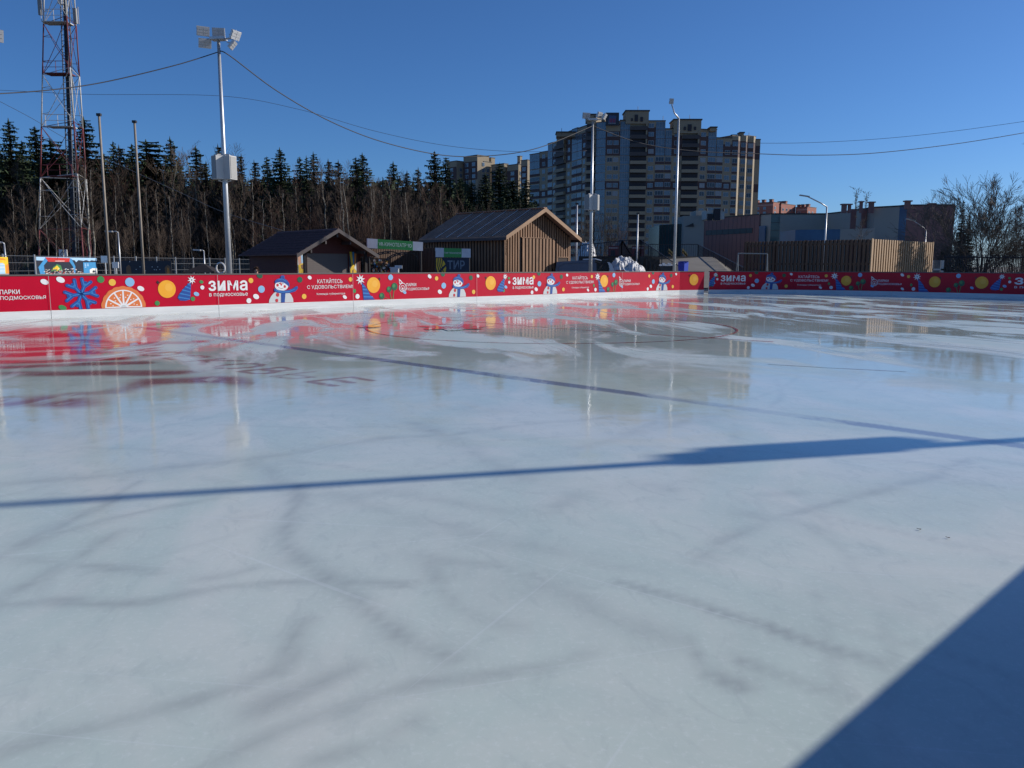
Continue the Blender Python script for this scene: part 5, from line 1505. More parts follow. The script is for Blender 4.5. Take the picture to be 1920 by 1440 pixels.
# ---------------------------------------------------------------- low sports building at the right
M['sgrey'] = mat('grey_render', (0.37, 0.35, 0.30), 0.8, 0, .06, .3)
M['smauve'] = mat('mauve_panels', (0.235, 0.125, 0.115), 0.75, 0, .1, .5, stretch=(3, 3, .2))
M['sglass'] = mat('dark_green_glass', (0.03, 0.07, 0.08), 0.12, 0, .3, .5, spec=.8)
M['sblue'] = mat('blue_panel', (0.04, 0.12, 0.22), 0.4, 0, .2, .6)
M['slight'] = mat('pale_render', (0.55, 0.55, 0.50), 0.8, 0, .06, .5)
def low_building():
    Hh = 9.3
    def pt(u, v):
        # distance from the height of the eaves
        dd = 100.0
        for _ in range(8):
            z = zat(v, dd, u); dd *= (Hh - CAM_H) / (z - CAM_H)
        p = D(u, v, dd); return Vx((p.x, p.y, 0))
    R_ = at_base(1500, 450, 118)
    root = thing('sports_building', 'long low sports building of grey render and mauve panels behind the slatted fence', 'building', (R_.x, R_.y, 0))
    def wallseg(p, q, m, name='wall', h=Hh, parap=True, dep=2):
        d = (q - p).normalized(); n_ = Vx((d.y, -d.x, 0)); b = MB()
        b.box(p, q - p, n_ * -dep, UP * h, 0)
        if parap: b.box(p + UP * h + n_ * .1, q - p, n_ * -.5, UP * .18, 1)
        b.build(name, [M[m], M['copper']], root); return d, n_
    p1, p2 = pt(1315, 411.5), pt(1424, 403)
    d, n_ = wallseg(p1, p2, 'smauve')
    L_ = (p2 - p1).length
    b = MB(); seg(p1, d, n_, L_ * .1, L_ * .90, 6.6, 7.4, -.02, .06, b, 0)
    for i in range(9): seg(p1, d, n_, L_ * (.1 + .8 * i / 8) - .03, L_ * (.1 + .8 * i / 8) + .03, 6.6, 7.4, .06, .08, b, 1)
    b.build('window', [mat_once('slit_glass', (.015, .03, .04), .4), M['copper']], root)
    b = MB()
    for i in range(1, 14): seg(p1, d, n_, L_ * i / 14 - .03, L_ * i / 14 + .03, 0, 9.2, 0, .015, b, 0)
    b.build('panel_joints', M['copper'], root)
    p3 = pt(1446, 402); d, n_ = wallseg(p2 + Vx((0, .5, 0)), p3, 'sgrey')
    b = MB(); seg(p2, d, n_, .2, 1.3, 0, 7.6, .0, .2, b); b.build('blue_window', M['sblue'], root)
    p4 = pt(1463, 402); d, n_ = wallseg(p3, p4, 'sglass')
    b = MB()
    for i in range(1, 8): seg(p3, d, n_, 0, (p4 - p3).length, i * 1.15, i * 1.15 + .06, 0, .05, b)
    b.build('mullion', M['copper'], root)
    p5 = pt(1548, 402); p6 = pt(1580, 398.5); p7 = pt(1600, 395.5); p8 = pt(1640, 390); p9 = pt(1687, 387.5); p10 = pt(1701, 386); p11 = pt(1790, 385.5)
    for a, c in ((p4, p5), (p5, p6), (p6, p7), (p7, p8), (p8, p9)): wallseg(a, c, 'sgrey')
    wallseg(p9, p10, 'sblue', 'blue_glass'); d, n_ = wallseg(p10, p11, 'smauve')
    b = MB(); seg(p11, Vx((0, 1, 0)), Vx((1, 0, 0)), 0, 12, 0, 9.3, 0, .1, b); b.build('end_wall', M['smauve'], root)
    # canopy and pilasters
    q0, q1 = D(1491, 440, 108), D(1575, 440, 106); q0.z = q1.z = 0
    z0, z1 = zat(452, 108, 1530), zat(431, 108, 1530)
    b = MB(); b.box(q0 + UP * z0, q1 - q0, Vx((0, 6, 0)), UP * (z1 - z0)); b.build('canopy', M['sblue'], root)
    b = MB(); q2 = D(1640, 440, 103); q2.z = 0; b.box(q1 + UP * z0, q2 - q1, Vx((0, 5, 0)), UP * (z1 - z0)); b.build('canopy', M['sgrey'], root)
    for u, v in ((1583, 384), (1593, 384), (1615, 379), (1634, 380), (1702, 378), (1747, 383)):
        P = at_base(u, v, 112 if u < 1700 else 104); zt = zat(v, P.y, u); b = MB()
        w_ = .55 if u not in (1593, 1615) else .35
        b.cbox(P + UP * ((zt + 8.6) / 2), w_, w_, zt - 8.6, 0); b.cbox(P + UP * (zt + .05), w_ + .28, w_ + .28, .16); b.build('chimney', M['smauve'], root)
    for u in (1600, 1620):
        P = pt(u, 392); b = MB(); b.cbox(P + Vx((0, -.15, Hh / 2)), .7, .3, Hh); b.build('pilaster', M['smauve'], root)
    # left end: light stair tower and glass wing
    R2 = at_base(1300, 450, 124)
    root2 = thing('entrance_wing', 'dark glazed wing with grey stair tower and white roof box, left of the mauve wall', 'building', (R2.x, R2.y, 0))
    a, c = at_base(1236, 450, 126), at_base(1283, 450, 122); b = MB(); zt = zat(420.5, 124, 1260)
    b.box(a, c - a, Vx((0, 10, 0)), UP * zt); b.build('glass_wall', M['sglass'], root2)
    b = MB()
    for i in range(9): b.box(a + (c - a) * (i / 8) + Vx((-.05, -.06, 0)), Vx((.1, 0, 0)), Vx((0, .06, 0)), UP * zt)
    b.build('mullion', M['copper'], root2)
    a, c = at_base(1281, 450, 121), at_base(1319, 450, 119.5); b = MB(); zt = zat(404, 120, 1300)
    b.box(a, c - a, Vx((0, 9, 0)), UP * zt); z2 = zat(394, 120, 1310); b.box(at_base(1303, 450, 121) + UP * zt, Vx((1.3, 0, 0)), Vx((0, 4, 0)), UP * (z2 - zt)); b.build('stair_tower', M['sgrey'], root2)
    b = MB(); b.poly([D(1284, 425, 120.6), D(1300, 418, 119.9), D(1301, 425, 119.9)]); b.build('canopy', M['copper'], root2)
    a, c = D(1324, 410, 117), D(1358, 409, 117); zt = zat(394, 117, 1340); zb_ = zat(411, 117, 1340); b = MB()
    a.z = c.z = zb_; b.box(a, c - a, Vx((0, 3, 0)), UP * (zt - zb_)); b.build('roof_box', M['slight'], root2)
    b = MB(); b.cbox(D(1331, 407, 116.9), .7, .2, .9); b.cbox(D(1344, 402, 116.7), .9, .4, 1.6); b.tube([D(1325, 395, 116.9), D(1325, 391, 116.9)], .12, 6); b.tube([D(1357, 396, 116.9), D(1357, 391, 116.9)], .12, 6)
    b.build('air_unit', M['recess'], root2)
low_building()

# ---------------------------------------------------------------- slatted timber fence at the right
M['lathshaded'] = mat('shaded_timber', (0.12, 0.07, 0.042), 0.75, 0, .25, 1.0, .2, 10, stretch=(5, 5, .5))  # fence timber with the shade of its left side put into the colour
M['lathsunlit'] = mat('sunlit_timber', (0.34, 0.215, 0.11), 0.7, 0, .2, 1.0, .2, 10, stretch=(5, 5, .5))  # the same timber in a lighter tone, for the side in the sun
def timber_fence():
    Y0 = 50.5
    Ca = at_base(1631, 500, Y0); H = zat(447.5, Y0, 1634)
    l1 = solve_len(Ca, -E2, 1396, 480); l2 = solve_len(Ca, E1, 1746, 480)
    t = thing('timber_fence', 'tall slatted timber enclosure whose right side is sunlit and left side dark', 'fence', (Ca.x, Ca.y, 0))
    b = MB(); k = 0.1; pitch = l1 / 33
    i = 0
    while k < l1:
        b.box(Ca - E2 * k, -E2 * pitch * .56, -E1 * .03, UP * (H - .03)); k += pitch
        i += 1
    b.build('left_cladding', M['lathshaded'], t)
    b = MB(); k = 0.1 + pitch * .5
    while k < l1: b.box(Ca - E2 * k + E1 * .14, -E2 * pitch * .56, -E1 * .03, UP * (H - .03)); k += pitch
    b.build('inner_cladding', M['lath_back'], t)
    for z in (.4, H * .5, H - .35):
        b = MB(); b.box(Ca + E1 * .01 + UP * z, -E2 * l1, E1 * .08, UP * .12); b.build('rail', M['lathshaded'], t)
    b = MB(); k = .02; p2 = l2 / 27
    while k < l2: b.box(Ca + E1 * k, E1 * p2 * .5, E2 * .07, UP * (H - .02)); k += p2
    b.build('right_cladding', M['lathsunlit'], t)
    b = MB(); b.box(Ca - E2 * .06, E1 * l2, -E2 * .02, UP * (H - .06)); b.build('backing', M['lath_back'], t)
    b = MB(); b.box(Ca - E1 * .08, E1 * .14, E2 * .08, UP * (H + .02)); b.build('corner_post', M['lathsunlit'], t)
    b = MB(); b.box(Ca + E1 * (l2), E1 * .12, E2 * .08, UP * (H + .02)); b.build('corner_post', M['lathsunlit'], t)
    for k in range(1, 5):
        b = MB(); b.cbox(Ca - E2 * (l1 * k / 4.0) + E1 * .2 + UP * H / 2, .12, .12, H); b.build('post', M['lathshaded'], t)
timber_fence()
# the goal frame
M['gframe'] = mat('grey_tube', (0.22, 0.24, 0.25), 0.5, .3)
t = thing('goal_frame', 'thin grey goal frame in front of the dark slatted fence', 'goal', at_base(1412, 500, 50))
b = MB(); A_, B_, C_, D_ = at_base(1385, 505, 50), D(1384, 475, 50), D(1439, 476, 50), at_base(1441, 505, 50)
b.tube([A_, B_], .032, 8); b.tube([D_, C_], .032, 8); b.build('post', M['gframe'], t)
b = MB(); b.tube([B_, C_], .032, 8); b.build('crossbar', M['gframe'], t)
b = MB(); b.tube([B_, at_base(1378, 500, 51.5)], .03, 6); b.tube([C_, at_base(1436, 500, 51.5)], .03, 6); b.build('stay', M['gframe'], t)
t = thing('gate_frame', 'small pale window frame standing at the right end of the sunlit slats', 'frame', at_base(1757, 500, 58))
a, c = D(1747, 509, 58), D(1769, 509, 58); zt = zat(488, 58, 1757); zb_ = zat(507, 58, 1757); a.z = c.z = 0; b = MB(); W_ = c - a
b.box(a, W_ * .1, Vx((0, .15, 0)), UP * zt); b.box(a + W_ * .78, W_ * .22, Vx((0, .15, 0)), UP * zt); b.box(a + UP * zb_, W_, Vx((0, .15, 0)), UP * .12)
b.build('frame', M['slight'], t)
b = MB()
for k in range(1, 7): b.box(a + W_ * (.1 + .68 * k / 7) + Vx((0, .05, 0)), Vx((.03, 0, 0)), Vx((0, .03, 0)), UP * zt)
b.build('bars', M['gframe'], t)

# ---------------------------------------------------------------- raised terrace, railings, ramp, snow heap
M['bank'] = mat('bank_soil', (0.06, 0.055, 0.045), 0.9, 0, .3, 1.0, .5, 6)
M['ramp'] = mat('ramp_concrete', (0.20, 0.18, 0.15), 0.85, 0, .12, .6, .2, 8)
M['rail'] = mat('railing_dark', (0.035, 0.035, 0.04), 0.5, .2)
M['dirty_snow'] = mat('dirty_snow', (0.26, 0.25, 0.24), 0.7, 0, .0, 2.4, 1.0, 5, col2=(0.78, 0.79, 0.80))
ZT = zat(481, 66, 1150)
def poly_prism(name, pts, z0, m, parent=None, kind=None):
    b = MB(); n = len(pts)
    b.poly(pts)
    for i in range(n):
        p, q = pts[i], pts[(i + 1) % n]; b.poly([Vx((p.x, p.y, z0)), Vx((q.x, q.y, z0)), q, p])
    o = b.build(name, m, parent)
    if kind: tag(o, kind=kind)
    return o
def T_(u, Y, z): p = at_base(u, 490, Y); p.z = z; return p
poly_prism('terrace', [T_(1085, 64, ZT), T_(1208, 64, ZT), T_(1208, 85, ZT), T_(1085, 85, ZT)], -.05, M['bank'], kind='structure')
poly_prism('terrace', [T_(1208.5, 68, ZT), T_(1335, 70, ZT), T_(1345, 92, ZT), T_(1208.5, 92, ZT)], -.05, M['bank'], kind='structure')
# sloping concrete apron in front of the second terrace
b = MB()
za = zat(481, 69.5, 1290)
b.poly([T_(1245, 56, .0), T_(1400, 56, .0), T_(1395, 62, .6), T_(1338, 69.8, ZT + .02), T_(1236, 69.8, ZT + .02)])
b.poly([T_(1400, 56, 0), T_(1400, 90, 0), T_(1338, 69.8, ZT + .02), T_(1395, 62, .6)])
b.poly([T_(1338, 69.8, ZT + .02), T_(1345, 91.8, ZT + .02), T_(1210, 91.8, ZT + .02), T_(1236, 69.8, ZT + .02)])
b.poly([T_(1245, 56, 0), T_(1236, 69.8, ZT + .02), T_(1236, 69.8, 0)])
tag(b.build('ramp', M['ramp']), kind='structure')
def railing(label, pts, h=1.15, pitch=.16, second=None):
    t = thing('railing', label, 'railing', (pts[0].x, pts[0].y, pts[0].z)); b = MB(); hr = MB(); ps = MB()
    for p, q in zip(pts[:-1], pts[1:]):
        L_ = (q - p).length; n = max(1, int(L_ / pitch))
        for i in range(n):
            o = p.lerp(q, i / n)
            b.box(o + Vx((-.013, -.013, .08)), Vx((.026, 0, 0)), Vx((0, .026, 0)), UP * (h - .1))
        hr.tube([p + UP * h, q + UP * h], .035, 6); hr.tube([p + UP * .1, q + UP * .1], .025, 5)
        m_ = max(1, round(L_ / 2.0))
        for i in range(m_ + 1): o = p.lerp(q, i / m_); ps.cbox(o + UP * h / 2, .06, .06, h)
    b.build('baluster', M['rail'], t); hr.build('handrail', M['rail'], t); ps.build('post', M['rail'], t)
    return t
zr1 = zat(482, 63.6, 1150)
railing('dark railing along the edge of the raised terrace, then down the steps', [T_(1088, 63.8, ZT - .35), T_(1165, 63.8, ZT), T_(1201, 63.8, ZT + .05), T_(1285, 57, .02)], 1.18)
railing('dark railing descending on the far side of the concrete ramp', [T_(1215, 75, ZT), T_(1308, 75, ZT), T_(1400, 60, .1), T_(1440, 60, .0)], 1.2, .2)
# steps
t = thing('steps', 'dark steps descending right behind the snow heap', 'steps', T_(1205, 62, 0))
for i in range(11):
    f = i / 11; z = ZT * (1 - f); b = MB(); p = T_(1201 + 80 * f, 63.6 - 7 * f, 0)
    b.cbox(p + Vx((.25, -.8, z / 2)), .62, 1.6, max(z, .05)); b.build('step', M['bank'], t)
# snow heap
def lump(name, label, cat, u0, u1, Y, vt, m, seed, dy=2.0, prof=None, kind=None, grp=None):
    rnd = random.Random(seed); a = at_base(u0, 500, Y); c = at_base(u1, 500, Y); zt = zat(vt, Y, (u0 + u1) / 2)
    from mathutils import noise as mn
    N, Mm = 90, 44; b = MB(); W_ = (c.x - a.x); base = len(b.v)
    ph = [rnd.uniform(0, 6) for _ in range(12)]
    for j in range(Mm + 1):
        for i in range(N + 1):
            x, y = i / N, j / Mm
            e = max(0, 1 - (2 * y - 1) ** 2) ** .5
            px_ = prof(x) if prof else (max(0, 1 - (2 * x - 1) ** 2) ** .5)
            r = sum(math.sin(x * (9 + 7 * k) + ph[k]) * math.cos(y * (6 + 5 * k) + ph[k + 6]) / (1 + k) for k in range(6)) * .09
            q_ = Vx((x * 9 + seed, y * 7, seed)); r2 = mn.fractal(q_, .9, 2.1, 5) * .10 + abs(mn.noise(q_ * 2.3)) * .08
            z = zt * px_ * e * (1 + r + r2) - .02
            b.v.append((a.x + W_ * x + r * .4, Y - dy + 2 * dy * y + r, z))
    for j in range(Mm):
        for i in range(N):
            k = j * (N + 1) + i; b.f.append((k, k + 1, k + N + 2, k + N + 1)); b.m.append(0)
    o = b.build(name, m, None, False, loc=(a.x, a.y, 0))
    return tag(o, label, cat, grp, kind)
lump('snow_heap', 'heap of dirty melting snow by the dark steps', 'snow heap', 1138, 1232, 56, 487, M['dirty_snow'], 4, 2.2,
     lambda x: min(1, x * 7) ** .6 * (1 if x < .45 else max(0, 1 - ((x - .45) / .55) ** 1.4)))
lump('snow_patch', 'patch of old snow on the terrace behind the left end of the railing', 'snow patch', 1078, 1122, 78, 456, M['dirty_snow'], 9, 2.0)
# tarpaulin covered trailer
M['tarp'] = mat('blue_grey_tarpaulin', (0.13, 0.15, 0.20), 0.55, 0, .12, 1.2, .6, 3)
Yt = 50.0
t = thing('covered_trailer', 'blue-grey tarpaulin covered trailer parked by the right corner of the timber shed', 'trailer', at_base(1080, 500, Yt))
a, c = at_base(1041, 500, Yt), at_base(1118, 500, Yt); W_ = c - a; z1, z2 = zat(490, Yt, 1045), zat(487.5, Yt, 1118)
b = MB(); dep = Vx((0, 2.2, 0))
prof_ = [(0, .45), (0, z1 * .6), (.035, z1 - .03), (.5, (z1 + z2) / 2), (.96, z2), (1.0, z2 - .08), (1.02, .45)]
P_ = [a + W_ * x + UP * z for x, z in prof_]
b.poly(P_[::-1]); b.poly([p + dep for p in P_])
for i in range(len(P_)): q, r_ = P_[i], P_[(i + 1) % len(P_)]; b.poly([q, r_, r_ + dep, q + dep])
b.build('tarpaulin', M['tarp'], t)
b = MB()
for x0, z0_, x1, z1_ in ((.08, 1.0, .09, 1.45), (.09, 1.45, .22, 1.62), (.22, 1.62, .95, 1.7), (.03, .8, .98, .82)):
    b.tube([a + W_ * x0 + UP * z0_ - Vx((0, .015, 0)), a + W_ * x1 + UP * z1_ - Vx((0, .015, 0))], .02, 5)
b.build('seam', M['tarp'], t)
b = MB(); b.box(a + UP * .35, W_, dep, UP * .1); b.build('chassis', M['black'], t)
for x in (.3, .7):
    b = MB(); p = a + W_ * x + UP * .32; b.tube([p + Vx((0, -.05, 0)), p + Vx((0, .17, 0))], .32, 16); b.build('wheel', M['black'], t)
# snow blower-like loader beside it
Yn = 50.5; p = at_base(1135, 500, Yn)
t = thing('snow_loader', 'small machine with white curved cowl and black arms, left of the snow heap', 'machine', p)
b = MB(); b.cbox(p + UP * .75, 1.1, 1.3, .7); b.build('body', M['black'], t)
b = MB(); ctr = p + Vx((.1, -.3, .75))
pts = [ctr + Vx((math.cos(a_) * .45, 0, math.sin(a_) * 1.0)) for a_ in [k * .25 - .7 for k in range(9)]]
for k in range(8): b.poly([pts[k], pts[k + 1], pts[k + 1] + Vx((-.12 - .04 * (4 - abs(k - 4)), 0, 0)), pts[k] + Vx((-.12 - .04 * (4 - abs(k - 4)), 0, 0))]); b.poly([pts[k], pts[k] + Vx((0, .8, 0)), pts[k + 1] + Vx((0, .8, 0)), pts[k + 1]])
b.build('cowl', M['white'], t)
b = MB()
for x0, z0_, x1, z1_ in ((-.7, 1.75, -.2, 1.6), (-.2, 1.6, .1, 1.9), (-.5, 1.0, -.25, 1.65), (-.35, 1.1, 0, 1.5), (-.6, .9, -.1, .9)): b.tube([p + Vx((x0, -.5, z0_)), p + Vx((x1, -.5, z1_))], .05, 6)
b.build('arm', M['black'], t)
b = MB(); b.tube([p + Vx((-.95, -.4, .2)), p + Vx((-.95, -.4, zat(503, Yn, 1121)))], .13, 10); b.build('filler_neck', M['white'], t)
b = MB(); q0, q1, q2 = D(1093, 486.5, Yn), D(1116, 485.5, Yn), D(1128, 488.5, Yn); b.tube([q0, q1, q2], .04, 6); b.build('chute', M['white'], t)
for x in (-.35, .4):
    b = MB(); q = p + Vx((x, -.75, .28)); b.tube([q, q + Vx((0, .2, 0))], .28, 14); b.build('wheel', M['black'], t)
p = at_base(1163, 508, 49); t = thing('red_bag', 'crumpled red and white sack on the ground edge in front of the snow heap', 'sack', p); b = MB()
b.tube([p, p + Vx((0, 0, .9))], .08, 6); zb_ = zat(508.5, 49, 1163)
b.build('stand', M['black'], t)
b = MB(); b.cbox(p + UP * (zb_ - .05), .5, .3, .22, 0); b.cbox(p + Vx((.25, 0, zb_ - .1)), .3, .3, .18, 0); b.cbox(p + Vx((-.38, 0, zb_ - .08)), .25, .25, .12, 1); b.build('sack', [M['p_red'], M['white']], t)
# blue bin
p = at_base(1281, 500, 50); t = thing('blue_bin', 'bright blue bin standing right of the floodlight pole behind the boards', 'bin', p); b = MB()
zt = zat(490, 50, 1280); b.tube([p, p + UP * (zt - .05)], [.26, .32], 4); b.build('body', mat('bin_blue', (.01, .05, .42), .4), t)
b = MB(); b.cbox(p + UP * (zt - .02), .5, .5, .06); b.build('lid', mat('bin_lid', (.01, .04, .3), .4), t)
# far white goods on the ramp, slides, hut on the terrace
p = T_(1251, 58, 1.0)
t = thing('white_trays', 'small row of white things lying low behind the steps railing', 'trays', (p.x, p.y, 0)); b = MB(); zt = zat(496, 58, 1255)
for k, x in enumerate((-.45, -.25, -.05, .15, .38)): b.cbox(Vx((p.x + x, p.y, zt - .04 + .05 * (k % 2))), .17, .3, .12 + .08 * (k % 2)); 
b.build('trays', M['white'], t); b = MB(); b.cbox(Vx((p.x, p.y, zt / 2 - .05)), .9, .25, zt - .1); b.build('stand', M['rail'], t)
for i, (u0, v0, u1, v1) in enumerate(((1254, 472, 1262, 480), (1280, 472, 1289, 482))):
    a, c = D(u0, v0, 76), D(u1, v1, 76); t = thing('yellow_slide', ('left' if i == 0 else 'right') + ' of the two short yellow slides on the terrace', 'slide', (a.x, a.y, ZT), 'yellow playground slides'); b = MB()
    b.box(a, c - a, Vx((0, .6, 0)), UP * .12); b.box(a, c - a, Vx((0, .06, 0)), UP * .3); b.build('chute', mat_once('slide_yellow', (.62, .42, .12), .5), t)
    b = MB(); b.tube([Vx((a.x, a.y + .3, ZT)), a + Vx((0, .3, .3))], .05, 6); b.build('post', M['rail'], t)
p = T_(1176, 74, ZT)
t = thing('play_hut', 'small gabled timber play hut behind the terrace railing', 'hut', p); ze, zr_ = zat(468, 73, 1176), zat(452, 73, 1166)
a, c = T_(1150, 73, ZT), T_(1182, 73, ZT); W_ = c - a; b = MB(); dep = Vx((0, 2.5, 0))
F_ = [a, c, c + UP * (ze - ZT - .5), a + W_ * .5 + UP * (zr_ - ZT - .1), a + UP * (ze - ZT - .5)]
b.poly(F_); b.poly([q + dep for q in F_][::-1])
for i in range(5): b.poly([F_[i], F_[i] + dep, F_[(i + 1) % 5] + dep, F_[(i + 1) % 5]])
b.build('wall', mat_once('hut_wall', (.12, .10, .09)), t)
for s_ in (-1, 1):
    b = MB(); r0 = a + W_ * .5 + UP * (zr_ - ZT) - Vx((0, .3, 0)); e0 = (c if s_ > 0 else a) + W_ * .22 * s_ + UP * (ze - ZT - .9) - Vx((0, .3, 0))
    b.box(r0, e0 - r0, Vx((0, 3.1, 0)), UP * .12); b.build('roof', mat_once('hut_roof', (.06, .045, .045)), t)
for u, lb, w2 in ((1140, 'red play cube left of the play hut behind the railing', .9), (1184, 'red and white play panel with an arch, right of the play hut', 1.1)):
    p = T_(u, 72, ZT); t = thing('play_cube' if u == 1140 else 'play_arch', lb, 'play equipment', p); b = MB()
    b.box(p, Vx((w2, 0, 0)), Vx((0, .1, 0)), UP * 1.0, 0); b.box(p + Vx((w2 * .25, -.03, 0)), Vx((w2 * .4, 0, 0)), Vx((0, .03, 0)), UP * .6, 1); b.box(p + Vx((w2 * .05, -.03, .75)), Vx((w2 * .9, 0, 0)), Vx((0, .03, 0)), UP * .12, 2)
    b.build('panel', [mat_once('play_red', (.16, .035, .035)), M['recess'], mat_once('play_pale', (.4, .3, .28))], t)
# low fence in front of the shrubs at the far right
a, c = at_base(1768, 500, 63), at_base(1960, 500, 63); t = thing('low_fence', 'dark picket fence under the bushy tree at the far right', 'fence', a); b = MB(); dv = c - a; n = 60
for i in range(n): b.box(a + dv * i / n, dv * .35 / n, Vx((0, .03, 0)), UP * 2.4)
b.build('pickets', M['rail'], t)
b = MB(); b.tube([a + UP * .3, c + UP * .3], .04, 5); b.tube([a + UP * 2.2, c + UP * 2.2], .04, 5); b.build('rail', M['rail'], t)

# ---------------------------------------------------------------- person behind the boards
def person():
    p = at_base(480.5, 505, 31.5); ztop = zat(501.5, 31.5, 480)
    t = thing('person', 'person with brown hair, only the head showing above the red boards', 'person', p)
    s = ztop / 1.40
    J = {'pel': (0, 0, .74), 'bel': (0, 0, .86), 'che': (0, 0, 1.02), 'nek': (0, 0, 1.16), 'hd': (0, -.02, 1.24), 'top': (0, -.01, 1.33),
         'shl': (-.15, 0, 1.09), 'ell': (-.21, -.02, .88), 'hal': (-.2, -.12, .70), 'shr': (.15, 0, 1.09), 'elr': (.21, -.02, .88), 'har': (.2, -.12, .70),
         'hil': (-.08, 0, .68), 'knl': (-.09, -.02, .38), 'anl': (-.09, .02, .06), 'tol': (-.09, -.12, .03), 'hir': (.08, 0, .68), 'knr': (.09, -.02, .38), 'anr': (.09, .02, .06), 'tor': (.09, -.12, .03)}
    Rr = {'pel': .13, 'bel': .12, 'che': .14, 'nek': .05, 'hd': .075, 'top': .07, 'shl': .06, 'ell': .045, 'hal': .035, 'shr': .06, 'elr': .045, 'har': .035, 'hil': .08, 'knl': .055, 'anl': .04, 'tol': .035, 'hir': .08, 'knr': .055, 'anr': .04, 'tor': .035}
    E_ = [('pel', 'bel'), ('bel', 'che'), ('che', 'nek'), ('nek', 'hd'), ('hd', 'top'), ('che', 'shl'), ('shl', 'ell'), ('ell', 'hal'), ('che', 'shr'), ('shr', 'elr'), ('elr', 'har'), ('pel', 'hil'), ('hil', 'knl'), ('knl', 'anl'), ('anl', 'tol'), ('pel', 'hir'), ('hir', 'knr'), ('knr', 'anr'), ('anr', 'tor')]
    names = list(J); me = bpy.data.meshes.new('body'); me.from_pydata([tuple(c * s for c in J[k]) for k in names], [(names.index(a_), names.index(b_)) for a_, b_ in E_], [])
    o = bpy.data.objects.new('body', me); C.objects.link(o); o.parent = t
    sk = o.modifiers.new('skin', 'SKIN'); me.skin_vertices if me.skin_vertices else None
    for i, k in enumerate(names): me.skin_vertices[0].data[i].radius = (Rr[k] * s, Rr[k] * s)
    me.skin_vertices[0].data[0].use_root = True
    sb = o.modifiers.new('sub', 'SUBSURF'); sb.levels = 2; sb.render_levels = 2
    dg = bpy.context.evaluated_depsgraph_get(); m2 = bpy.data.meshes.new_from_object(o.evaluated_get(dg)); o.modifiers.clear(); o.data = m2
    m2.materials.clear(); m2.materials.append(mat_once('skin', (.5, .3, .22), .6)); m2.materials.append(mat_once('dark_coat', (.03, .03, .05), .8))
    for f_ in m2.polygons:
        f_.use_smooth = True; z = f_.center.z / s; f_.material_index = 0 if z > 1.14 or (abs(f_.center.x) > .17 * s and z < .76) else 1
    rnd = random.Random(1); b = MB()
    for i in range(420):
        th, ph = rnd.uniform(0, 6.28), rnd.uniform(-.2, 1.5)
        if -2.3 < th - 6.28 * (th > 3.14) < -.85 and ph < .75: continue
        c_ = Vx((math.cos(th) * math.cos(ph), math.sin(th) * math.cos(ph), math.sin(ph)))
        q = Vx((0, 0, 1.28 * s)) + c_ * .10 * s; tp = q + (c_ + Vx((rnd.uniform(-.6, .6), rnd.uniform(-.6, .6), rnd.uniform(-.6, .3)))) * .05 * s
        x = c_.cross(UP).normalized() * .02; b.poly([q - x, q + x, tp])
    h = b.build('hair', mat_once('brown_hair', (.10, .05, .025), .7)); h.parent = t
    for sx in (-1, 1):
        b = MB(); b.cbox(Vx((sx * .032, -.095, 1.265)) * s, .018, .012, .01); e = b.build('eye', M['black']); e.parent = t
    b = MB(); b.poly([Vx((-.012, -.09, 1.235)) * s, Vx((.012, -.09, 1.235)) * s, Vx((0, -.118, 1.235)) * s]); b.poly([Vx((-.012, -.09, 1.235)) * s, Vx((0, -.118, 1.235)) * s, Vx((0, -.09, 1.265)) * s]); b.poly([Vx((.012, -.09, 1.235)) * s, Vx((0, -.09, 1.265)) * s, Vx((0, -.118, 1.235)) * s]); e = b.build('nose', _MO['skin']); e.parent = t
    b = MB(); b.cbox(Vx((0, -.09, 1.205)) * s, .04, .012, .008); e = b.build('mouth', mat_once('lips', (.3, .08, .07))); e.parent = t
person()
# ---------------------------------------------------------------- trees
M['spruce'] = mat('spruce_needles', (0.026, 0.045, 0.026), 0.85, 0, .0, .8, col2=(0.06, 0.08, 0.042), spec=.15)
M['spruce2'] = mat('spruce_needles_brownish', (0.035, 0.038, 0.022), 0.85, 0, 0, .8, col2=(0.06, 0.06, 0.036), spec=.15)
M['bark'] = mat('dark_bark', (0.07, 0.055, 0.045), 0.9, 0, .25, 3)
M['birch'] = mat('birch_bark', (0.36, 0.34, 0.28), 0.8, 0, 0, 2.2, col2=(0.07, 0.06, 0.05), stretch=(1, 1, 3))
M['aspen'] = mat('aspen_bark', (0.26, 0.25, 0.18), 0.85, 0, 0, 1.5, col2=(0.12, 0.10, 0.075), stretch=(1, 1, 2))
M['twig'] = mat('bare_twigs', (0.105, 0.078, 0.06), 0.9, 0, .2, 1, spec=.2)
M['twigred'] = mat('reddish_twigs', (0.13, 0.078, 0.055), 0.9, 0, .2, 1, spec=.2)
M['twigdark'] = mat('dark_twigs', (0.05, 0.045, 0.045), 0.9, 0, .2, 1, spec=.2)
M['twiggrey'] = mat('grey_twigs', (0.14, 0.12, 0.10), 0.9, 0, .2, 1, spec=.2)
M['floor'] = mat('forest_floor', (0.05, 0.045, 0.035), 0.95, 0, .3, .5)
PROTO = {}
